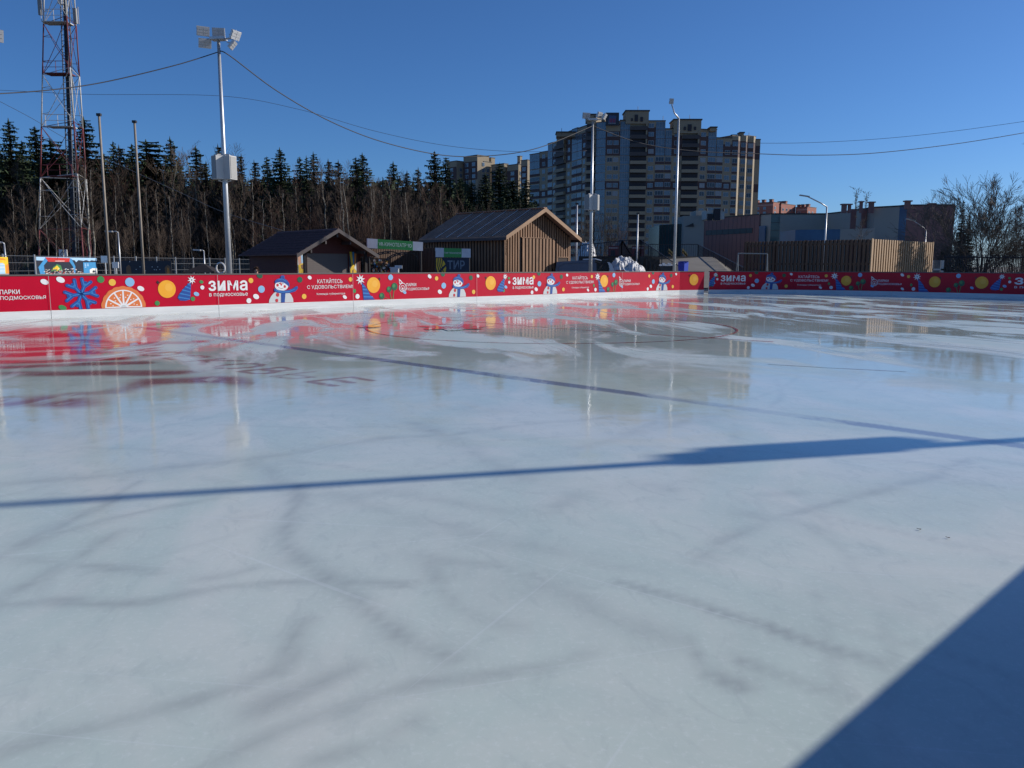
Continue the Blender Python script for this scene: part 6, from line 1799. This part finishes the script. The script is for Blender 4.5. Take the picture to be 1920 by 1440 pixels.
def spruce(seed, wide, m='spruce'):
    """unit tree 10 m high"""
    r = random.Random(seed); H = 10.0; ex = (.75, .6, .9, .68, .5)[seed % 5]
    root = bpy.data.objects.new('spruce_tree', None)
    b = MB(); b.tube([Vx((0, 0, -.2)), Vx((0, 0, 4)), Vx((0, 0, 9.9))], [.16, .11, .012], 6); tr = ('trunk', b, 'bark')
    b = MB(); z = .9; lean = r.uniform(-.02, .02)
    while z < 9.75:
        f = (H - z) / H
        R0 = wide * (f ** ex) * r.uniform(.68, 1.2) + .05
        n = max(4, int(5 + 7 * f)); a0 = r.uniform(0, 6)
        for k in range(n):
            a = a0 + k * 6.283 / n + r.uniform(-.25, .25); L_ = R0 * r.uniform(.6, 1.12)
            d = Vx((math.cos(a), math.sin(a), 0)); sdir = Vx((-d.y, d.x, 0))
            zz = z + r.uniform(-.1, .1)
            ns = max(3, int(L_ / .13))
            droop = r.uniform(.28, .5) * (0.4 + f)
            prev = Vx((0, 0, zz))
            for j in range(1, ns + 1):
                t = j / ns
                c = Vx((lean * zz, 0, zz)) + d * (L_ * t) + UP * (-droop * L_ * t + droop * .75 * L_ * t * t)
                wd = (.30 * (1 - t) + .08) * (.6 + f) * r.uniform(.7, 1.3) * min(1, .5 + L_)
                hang = r.uniform(.10, .30) * (.5 + f)
                b.poly([prev, c + sdir * wd - UP * hang * r.random(), c + d * .04])
                b.poly([prev, c - sdir * wd - UP * hang * r.random(), c + d * .04])
                b.poly([prev, c, (prev + c) / 2 - UP * hang * 1.2 + sdir * r.uniform(-.1, .1)])
                prev = c
        z += r.uniform(.16, .27) * (.6 + .6 * f)
    for k in range(6):
        a = k * 1.05; b.poly([Vx((0, 0, 9.95)), Vx((.06 * math.cos(a), .06 * math.sin(a), 9.5)), Vx((.06 * math.cos(a + 1), .06 * math.sin(a + 1), 9.5))])
    return [tr, ('crown', b, m)]
def grow(b, r, p, d, L_, rad0, depth, spread, n_child, up=.25, seg_=4, minr=.006):
    pts = [p]; rr = [rad0]; q = p.copy(); dd = d.copy()
    for i in range(seg_):
        dd = (dd + Vx((r.uniform(-1, 1), r.uniform(-1, 1), r.uniform(-1, 1))) * .13 + UP * up * .12).normalized()
        q = q + dd * (L_ / seg_); pts.append(q.copy()); rr.append(max(minr, rad0 * (1 - .75 * (i + 1) / seg_)))
    b.tube(pts, rr, 5 if depth > 1 else 3, cap=False)
    if depth <= 0: return
    for k in range(n_child):
        t = r.uniform(.2, 1.0); i = min(seg_ - 1, int(t * seg_)); o = pts[i].lerp(pts[i + 1], t * seg_ - i)
        a = r.uniform(0, 6.283); ref = dd.cross(Vx((math.cos(a), math.sin(a), .3))).normalized()
        nd = (dd * math.cos(spread) + ref * math.sin(spread) + UP * up).normalized()
        grow(b, r, o, nd, L_ * r.uniform(.38, .62), max(minr, rad0 * .45), depth - 1, spread * r.uniform(.8, 1.1), n_child if depth > 1 else n_child, up, 3, minr)
def birch(seed, mt='birch', mc='twig', wide=1.0, kinks=.10, low=.3):
    r = random.Random(seed); b = MB(); pts = [Vx((0, 0, -.2))]; x = y = 0; N = 12
    lx = r.uniform(-.06, .06)
    for i in range(1, N + 1):
        x += r.uniform(-kinks, kinks) + lx; y += r.uniform(-kinks, kinks); pts.append(Vx((x, y, i * 10 / N)))
    b.tube(pts, [.072 * (1 - .85 * i / N) + .012 for i in range(N + 1)], 6)
    c = MB()
    for k in range(30):
        t = low + (1 - low) * (k / 30) ** .9; i = min(N - 1, int(t * N)); o = pts[i].lerp(pts[i + 1], t * N - i)
        a = r.uniform(0, 6.283); up_ = r.uniform(.7, 1.6)
        d = Vx((math.cos(a), math.sin(a), up_)).normalized()
        grow(c, r, o, d, (1.0 - t * .55) * r.uniform(1.4, 2.6) * wide, .028 * (1.2 - t), 2, .55, 5, .2, 3, .006)
    return [('trunk', b, mt), ('crown', c, mc)]
def bush_tree(seed, mt, mc, nst=7, spread=.35, H=10.0, depth=3, nch=5, minr=.007, r0=.10, up=.22):
    r = random.Random(seed); b = MB(); c = MB()
    for s_ in range(nst):
        a = s_ * 6.283 / nst + r.uniform(-.3, .3); tilt = r.uniform(.05, spread) if s_ else .03
        d = Vx((math.cos(a) * math.sin(tilt), math.sin(a) * math.sin(tilt), math.cos(tilt)))
        p = Vx((math.cos(a) * .18, math.sin(a) * .18, -.1))
        mid = p + d * H * .33; b.tube([p, p + d * H * .16 + Vx((r.uniform(-.1, .1), 0, 0)), mid], [r0, r0 * .8, r0 * .65], 6)
        grow(c, r, mid, (d + Vx((r.uniform(-.3, .3), r.uniform(-.3, .3), .1))).normalized(), H * .60, r0 * .6, depth, .55, nch + 1, up, 4, minr)
        for k in range(3):
            o = p.lerp(mid, r.uniform(.4, 1)); a2 = a + r.uniform(-1.3, 1.3)
            grow(c, r, o, Vx((math.cos(a2), math.sin(a2), r.uniform(.4, 1.2))).normalized(), H * .4, r0 * .35, depth - 1, .55, nch, up, 4, minr)
    return [('trunk', b, mt), ('crown', c, mc)]
def proto(key, parts):
    PROTO[key] = []
    for nm, b, m in parts:
        me = bpy.data.meshes.new(nm); me.from_pydata(b.v, [], b.f); me.materials.append(M[m]); me.update()
        zs = [v[2] for v in b.v]
        PROTO[key].append((nm, me))
    PROTO[key + '_h'] = max(max(v[2] for v in b.v) for _, b, _ in parts)
for i, (w_, m) in enumerate(((1.75, 'spruce'), (1.4, 'spruce'), (2.2, 'spruce'), (1.55, 'spruce2'), (1.9, 'spruce'))): proto('spruce%d' % i, spruce(10 + i, w_, m))
for i in range(4): proto('birch%d' % i, birch(30 + i, wide=.8 + .1 * i))
proto('birchlean', birch(51, kinks=.14, low=.35, wide=.9))
for i in range(2): proto('aspen%d' % i, birch(40 + i, 'aspen', 'twig', 1.2, .2, .25))
for i in range(3): proto('brush%d' % i, bush_tree(60 + i, 'bark', 'twigred' if i else 'twig', 6, .3, 10, 2, 6, .009, .07, .3))
proto('bushy', bush_tree(72, 'bark', 'twiggrey', 13, 1.0, 10, 3, 6, .014, .10, .10))
proto('poplar', birch(80, 'aspen', 'twig', .55, .05, .15))
def plant(key, kind, label, cat, x, y, h, sx=1.0, rz=None, group=None, z=0.0, seed=0):
    r = random.Random(seed or int(x * 97 + y * 31))
    o = bpy.data.objects.new(kind, None); C.objects.link(o)
    s = h / PROTO[key + '_h']
    o.location = (x, y, z); o.scale = (s * sx, s * sx, s); o.rotation_euler = (0, 0, r.uniform(0, 6.28) if rz is None else rz)
    for nm, me in PROTO[key]:
        c = bpy.data.objects.new(nm, me); C.objects.link(c); c.parent = o
    return tag(o, label, cat, group)
LM = [(-999, 'the left edge'), (112, 'the lattice tower'), (200, 'the taller rusty pole'), (264, 'the shorter rusty pole'), (418, 'the tall floodlight mast'), (620, 'the kiosk roof peak'), (800, 'the left end of the shed roof'), (1018, 'the shed roof peak')]
ORD = ['first', 'second', 'third', 'fourth', 'fifth', 'sixth', 'seventh', 'eighth', 'ninth', 'tenth', 'eleventh', 'twelfth', 'thirteenth', 'fourteenth', 'fifteenth', 'sixteenth', 'seventeenth', 'eighteenth', 'nineteenth', 'twentieth']
def ordinal(items, what):
    """items sorted by u -> labels counted from the nearest landmark on the left"""
    out = []; cnt = {}
    for u in items:
        k = max(i for i, (lu, _) in enumerate(LM) if u >= lu); cnt[k] = cnt.get(k, 0) + 1
        out.append('%s, %s right of %s' % (what, ORD[cnt[k] - 1], LM[k][1]))
    return out
sk = [(15, 220, 1.1, 0), (40, 262, .9, 1), (65, 235, 1.0, 1), (93, 258, 1.0, 4), (156, 217, 1.15, 0), (211, 263, .7, 1), (222, 270, .7, 3), (246, 268, .9, 1), (273, 260, 1.2, 4), (318, 254, .8, 0), (335, 293, .7, 1), (366, 271, 1.0, 0), (386, 300, .9, 3),
      (408, 268, .6, 3), (452, 286, .6, 3), (476, 298, .7, 3), (500, 292, .8, 1), (524, 275, 1.1, 2), (562, 292, .7, 1), (574, 290, .6, 0), (587, 283, .9, 0), (615, 296, .7, 3), (634, 298, .8, 3), (667, 293, .7, 1), (679, 285, 1.1, 2), (737, 301, 1.15, 2), (763, 318, .7, 3),
      (784, 312, .7, 3), (815, 282, .9, 1), (836, 293, .8, 1), (862, 330, .9, 2), (884, 338, 1.0, 0), (910, 322, 1.0, 2), (937, 304, .9, 1), (962, 335, 1.0, 4), (986, 333, 1.0, 0), (1003, 372, .9, 2)]
labs = ordinal([q[0] for q in sk], 'dark skyline spruce')
rr = random.Random(7)
for (u, v, w_, k), lb in zip(sk, labs):
    Y = 104 + rr.uniform(-4, 10) if u < 840 else 92 + rr.uniform(-3, 6)
    p = D(u, v, Y); plant('spruce%d' % k, 'spruce_tree', lb, 'spruce', p.x, p.y, p.z, w_ * 1.65 * rr.uniform(.85, 1.2), group='skyline spruces of the wood')
# filling rows of spruce behind
n = 0
for row, (Y0, dv) in enumerate(((116, 34), (125, 40), (134, 46))):
    u = -60 + row * 9
    while u < (900 if row < 2 else 860):
        # skyline height at u
        vs = sorted((abs(u - q[0]), q[1]) for q in sk)[:3]; vm = sum(q[1] for q in vs) / 3 + dv + rr.uniform(0, 30)
        p = D(u, vm, Y0 + rr.uniform(-3, 3))
        plant('spruce%d' % rr.randrange(5), 'spruce_tree', 'dark spruce deep in the wood, its tip below the skyline', 'spruce', p.x, p.y, p.z, 1.7, group='spruces deep in the wood')
        u += rr.uniform(16, 26); n += 1
for u in (885, 905, 925, 945, 958, 975, 992):
    p = D(u, 372 + rr.uniform(-8, 14), 86 + rr.uniform(-2, 2)); plant('spruce%d' % rr.randrange(5), 'spruce_tree', 'low dark spruce just above the shed roof, below the far apartment block', 'spruce', p.x, p.y, p.z, 1.5, group='low spruces over the shed roof')
# bare trees in front
bt = [(28, 345, 's'), (48, 352, 's'), (75, 330, 'a'), (90, 338, 's'), (103, 360, 'l'), (119, 335, 's'), (165, 285, 'b'), (172, 300, 'b'), (215, 330, 's'), (232, 290, 'a'), (248, 350, 's'), (276, 330, 's'), (298, 345, 's'), (326, 350, 'b'), (345, 385, 'b'), (357, 370, 's'), (372, 300, 'a'), (390, 345, 's'),
      (433, 300, 's'), (442, 345, 'b'), (456, 310, 'a'), (474, 330, 'b'), (493, 365, 'b'), (512, 350, 's'), (531, 345, 'b'), (541, 360, 's'), (560, 340, 's'), (580, 350, 's'), (600, 330, 'a'), (617, 300, 'b'), (632, 330, 'b'),
      (649, 315, 'b'), (664, 318, 'b'), (678, 350, 's'), (690, 330, 'b'), (698, 345, 'b'), (705, 330, 'b'), (722, 355, 'b'), (728, 362, 'b'), (738, 330, 'b'), (752, 360, 'b'), (763, 330, 'a'), (775, 345, 'b'), (790, 330, 'a'), (806, 335, 'a'), (828, 340, 's')]
labs = ordinal([q[0] for q in bt], 'bare pale-stemmed tree at wood edge')
for (u, v, ty), lb in zip(bt, labs):
    Y = ({'s': 92, 'b': 88, 'a': 97, 'l': 86}[ty] if u > 185 or u in (28, 48) else 77) + rr.uniform(-4, 4); p = D(u, v, Y)
    key = {'s': 'birch%d' % rr.randrange(4), 'b': 'birch%d' % rr.randrange(4), 'a': 'aspen%d' % rr.randrange(2), 'l': 'birchlean'}[ty]
    plant(key, 'birch_tree' if ty != 'a' else 'bare_tree', lb, 'birch' if ty != 'a' else 'tree', at_base(u, 450, Y).x, Y, p.z, {'s': .8, 'b': 1.15, 'a': .9, 'l': 1.0}[ty], group='bare trees along the wood edge')
sb = [(330, 268), (350, 262), (388, 266), (432, 268), (463, 288), (545, 296), (603, 298), (646, 300), (700, 318), (757, 314), (774, 320), (800, 318), (232, 276), (292, 285), (110, 285), (30, 292)]
sb.sort(); labs = ordinal([q[0] for q in sb], 'grey bare treetop on the skyline')
for (u, v), lb in zip(sb, labs):
    Y = 101 + rr.uniform(-3, 6); p = D(u, v, Y)
    plant('aspen%d' % rr.randrange(2) if rr.random() < .6 else 'brush%d' % rr.randrange(3), 'bare_tree', lb, 'tree', at_base(u, 300, Y).x, Y, p.z, 1.15, group='grey bare treetops on the skyline')
# brushy brown trees
bs = [(300, 410), (410, 405), (345, 400), (500, 380), (560, 355), (600, 372), (655, 375), (700, 385), (740, 360), (782, 352), (812, 368), (842, 340), (868, 352), (895, 375), (1096, 392), (1118, 372), (1142, 385), (1163, 405), (20, 410), (130, 400), (190, 395), (236, 405)]
bs.sort(); labs = ordinal([q[0] for q in bs], 'brushy brown many-stemmed tree')
for (u, v), lb in zip(bs, labs):
    Y = (86 if u < 1000 else 96) + rr.uniform(-4, 4); p = D(u, v, Y)
    plant('brush%d' % (0 if u < 450 else rr.randrange(3)), 'brushy_tree', lb, 'tree', p.x, Y, p.z, 1.1, group='brushy brown trees')
# undergrowth and dense twigs filling the wood, nobody could count them
def thicket():
    r = random.Random(11); b = MB()
    for i in range(30000):
        Y = r.uniform(90, 138); u = r.uniform(-90, 900); k = K(u, 450); x = k * Y
        h = r.uniform(1.5, 10) * (1 if u < 800 else .75); z = r.random() ** 1.2 * 9.5
        if z > 6 and r.random() < .5: z *= .6
        dx, dy = r.uniform(-.5, .5), r.uniform(-.4, .4); w_ = r.uniform(.02, .07) * Y / 100
        L_ = r.uniform(.8, 2.6)
        p = Vx((x, Y, z)); q = p + Vx((dx * L_, dy * L_, L_ * r.uniform(.5, 1)))
        b.poly([p - Vx((w_, 0, 0)), p + Vx((w_, 0, 0)), q], 0 if r.random() < .6 else 1)
    for i in range(2200):     # thin far trunks
        Y = r.uniform(100, 140); u = r.uniform(-90, 900); x = K(u, 450) * Y; h = r.uniform(7, 13); w_ = r.uniform(.04, .11)
        l_ = r.uniform(-.4, .4); p = Vx((x, Y, 0)); q = p + Vx((l_, 0, h))
        b.poly([p - Vx((w_, 0, 0)), p + Vx((w_, 0, 0)), q + Vx((w_ * .4, 0, 0)), q - Vx((w_ * .4, 0, 0))], 1 if r.random() < .92 else 2)
    o = b.build('undergrowth', [mat('undergrowth_brown', (.06, .045, .034), .9, spec=.1), mat('undergrowth_dark', (.02, .02, .018), .9, spec=.1), M['aspen']]); tag(o, kind='stuff')
    tag(o, 'dense brown undergrowth and thin stems filling the wood', 'undergrowth')
thicket()
def crowns():
    """dark mass of spruce boughs deep inside the wood"""
    r = random.Random(12); b = MB()
    for i in range(34000):
        Y = r.uniform(108, 150); u = r.uniform(-90, 880); x = K(u, 400) * Y
        z = r.uniform(.2, 12.5); w_ = r.uniform(.25, .8); h = r.uniform(.15, .6)
        a = r.uniform(0, 3.14); c = Vx((x, Y, z)); s_ = Vx((math.cos(a), math.sin(a), 0)) * w_
        b.poly([c - s_ - UP * h * .6, c + UP * h, c + s_ - UP * h * .6])
    o = b.build('deep_wood', M['spruce']); tag(o, 'dark mass of spruce boughs deep inside the wood', 'wood', kind='stuff')
crowns()
# wooded ground
b = MB(); b.poly([(-150, 88, -.03), (20, 88, -.03), (20, 150, -.03), (-150, 150, -.03)]); tag(b.build('forest_ground', M['floor']), kind='structure')
# right side
def T2(key, kind, label, cat, u, v, Y, sx=1, **k):
    p = D(u, v, Y); return plant(key, kind, label, cat, at_base(u, 450, Y).x, Y, p.z, sx, **k)
T2('bushy', 'bushy_tree', 'broad many-stemmed bare tree at the far right, dotted with buds, before the mauve wall', 'tree', 1840, 318, 68, 1.15, seed=5)
T2('bushy', 'bushy_tree', 'second broad bare tree cut by the right edge', 'tree', 1950, 372, 76, 1.0, seed=9)
T2('poplar', 'poplar_tree', 'left of the two thin bare trees rising behind the low grey building', 'tree', 1601, 349, 150, 1.5, seed=3)
T2('poplar', 'poplar_tree', 'right of the two thin bare trees rising behind the low grey building', 'tree', 1620, 356, 150, 1.4, seed=4)
T2('birch1', 'bare_tree', 'small bare tree before the grey wall, right of the bent street lamp', 'tree', 1625, 400, 92, 1.4, seed=6)
T2('poplar', 'poplar_tree', 'tall thin bare tree at the very right edge of the picture', 'tree', 1921, 268, 95, 1.3, seed=8)
T2('bushy', 'bare_tree', 'bare tree beyond the right edge, its shade striping the sunlit slatted fence', 'tree', 2150, 300, 58, .9, seed=15)
T2('aspen0', 'bare_tree', 'slender bare tree beyond the right edge next to the shading one', 'tree', 2210, 330, 60, 1.6, seed=16)
T2('spruce2', 'spruce_tree', 'spruce beyond the right edge, its shade slanting over the sunlit slatted fence', 'spruce', 2065, 218, 58.2, 1.1, seed=17)
T2('spruce0', 'spruce_tree', 'farther spruce beyond the right edge behind the shading one', 'spruce', 2165, 196, 61, 1.0, seed=18)
T2('spruce1', 'thuja', 'narrow dark evergreen in front of the bushy tree, right of the mauve wall', 'evergreen', 1801, 374, 72, .75, seed=2)
T2('spruce3', 'thuja', 'low evergreen right beside the narrow one at the mauve wall end', 'evergreen', 1815, 400, 71, 1.0, seed=2)
for i, (u, v, s) in enumerate(((1770, 450, 1.3), (1868, 445, 2.3), (1895, 440, 2.3), (1920, 436, 2.3))):
    T2('brush0', 'shrub', ('dark twiggy shrub under the mauve wall', 'leftmost of three dark shrubs under the bushy tree', 'middle of three dark shrubs under the bushy tree', 'rightmost of three dark shrubs under the bushy tree')[i], 'shrub', u, v, 66 + i, s, seed=20 + i)
    if i == 0: T2('spruce%d' % (2 if i % 2 else 4), 'shrub', ('low evergreen shrub at the right end of the sunlit fence', 'dark low conifer below the bushy tree trunk', 'dark low conifer between the shrubs at the far right', 'dark low conifer at the right edge')[i], 'shrub', u + 6, v + 12, 70 + i, 2.6, seed=30 + i)

for u, v, lb, sz in ((1725, 994, 'tiny dark leaf lying on the ice, left of the two near the right edge', .011), (1779, 1010, 'tiny dark leaf lying on the ice, right of the two near the right edge', .010)):
    p = G(u, v); t = thing('dry_leaf', lb, 'leaf', (p.x, p.y, 0)); b = MB(); r = random.Random(u)
    n = 9; rim = [p + Vx((math.cos(k * 6.283 / n) * sz * (1 if k % 2 else .6), math.sin(k * 6.283 / n) * sz * .55, .004 + .004 * abs(math.sin(k)))) for k in range(n)]
    for k in range(n): b.poly([p + UP * .006, rim[k], rim[(k + 1) % n]])
    b.build('blade', mat_once('dry_leaf', (.05, .035, .03)), t)
    b = MB(); b.tube([p + UP * .006, p + Vx((-sz * 1.4, .01, .008))], .0015, 4); b.build('stalk', _MO['dry_leaf'], t)
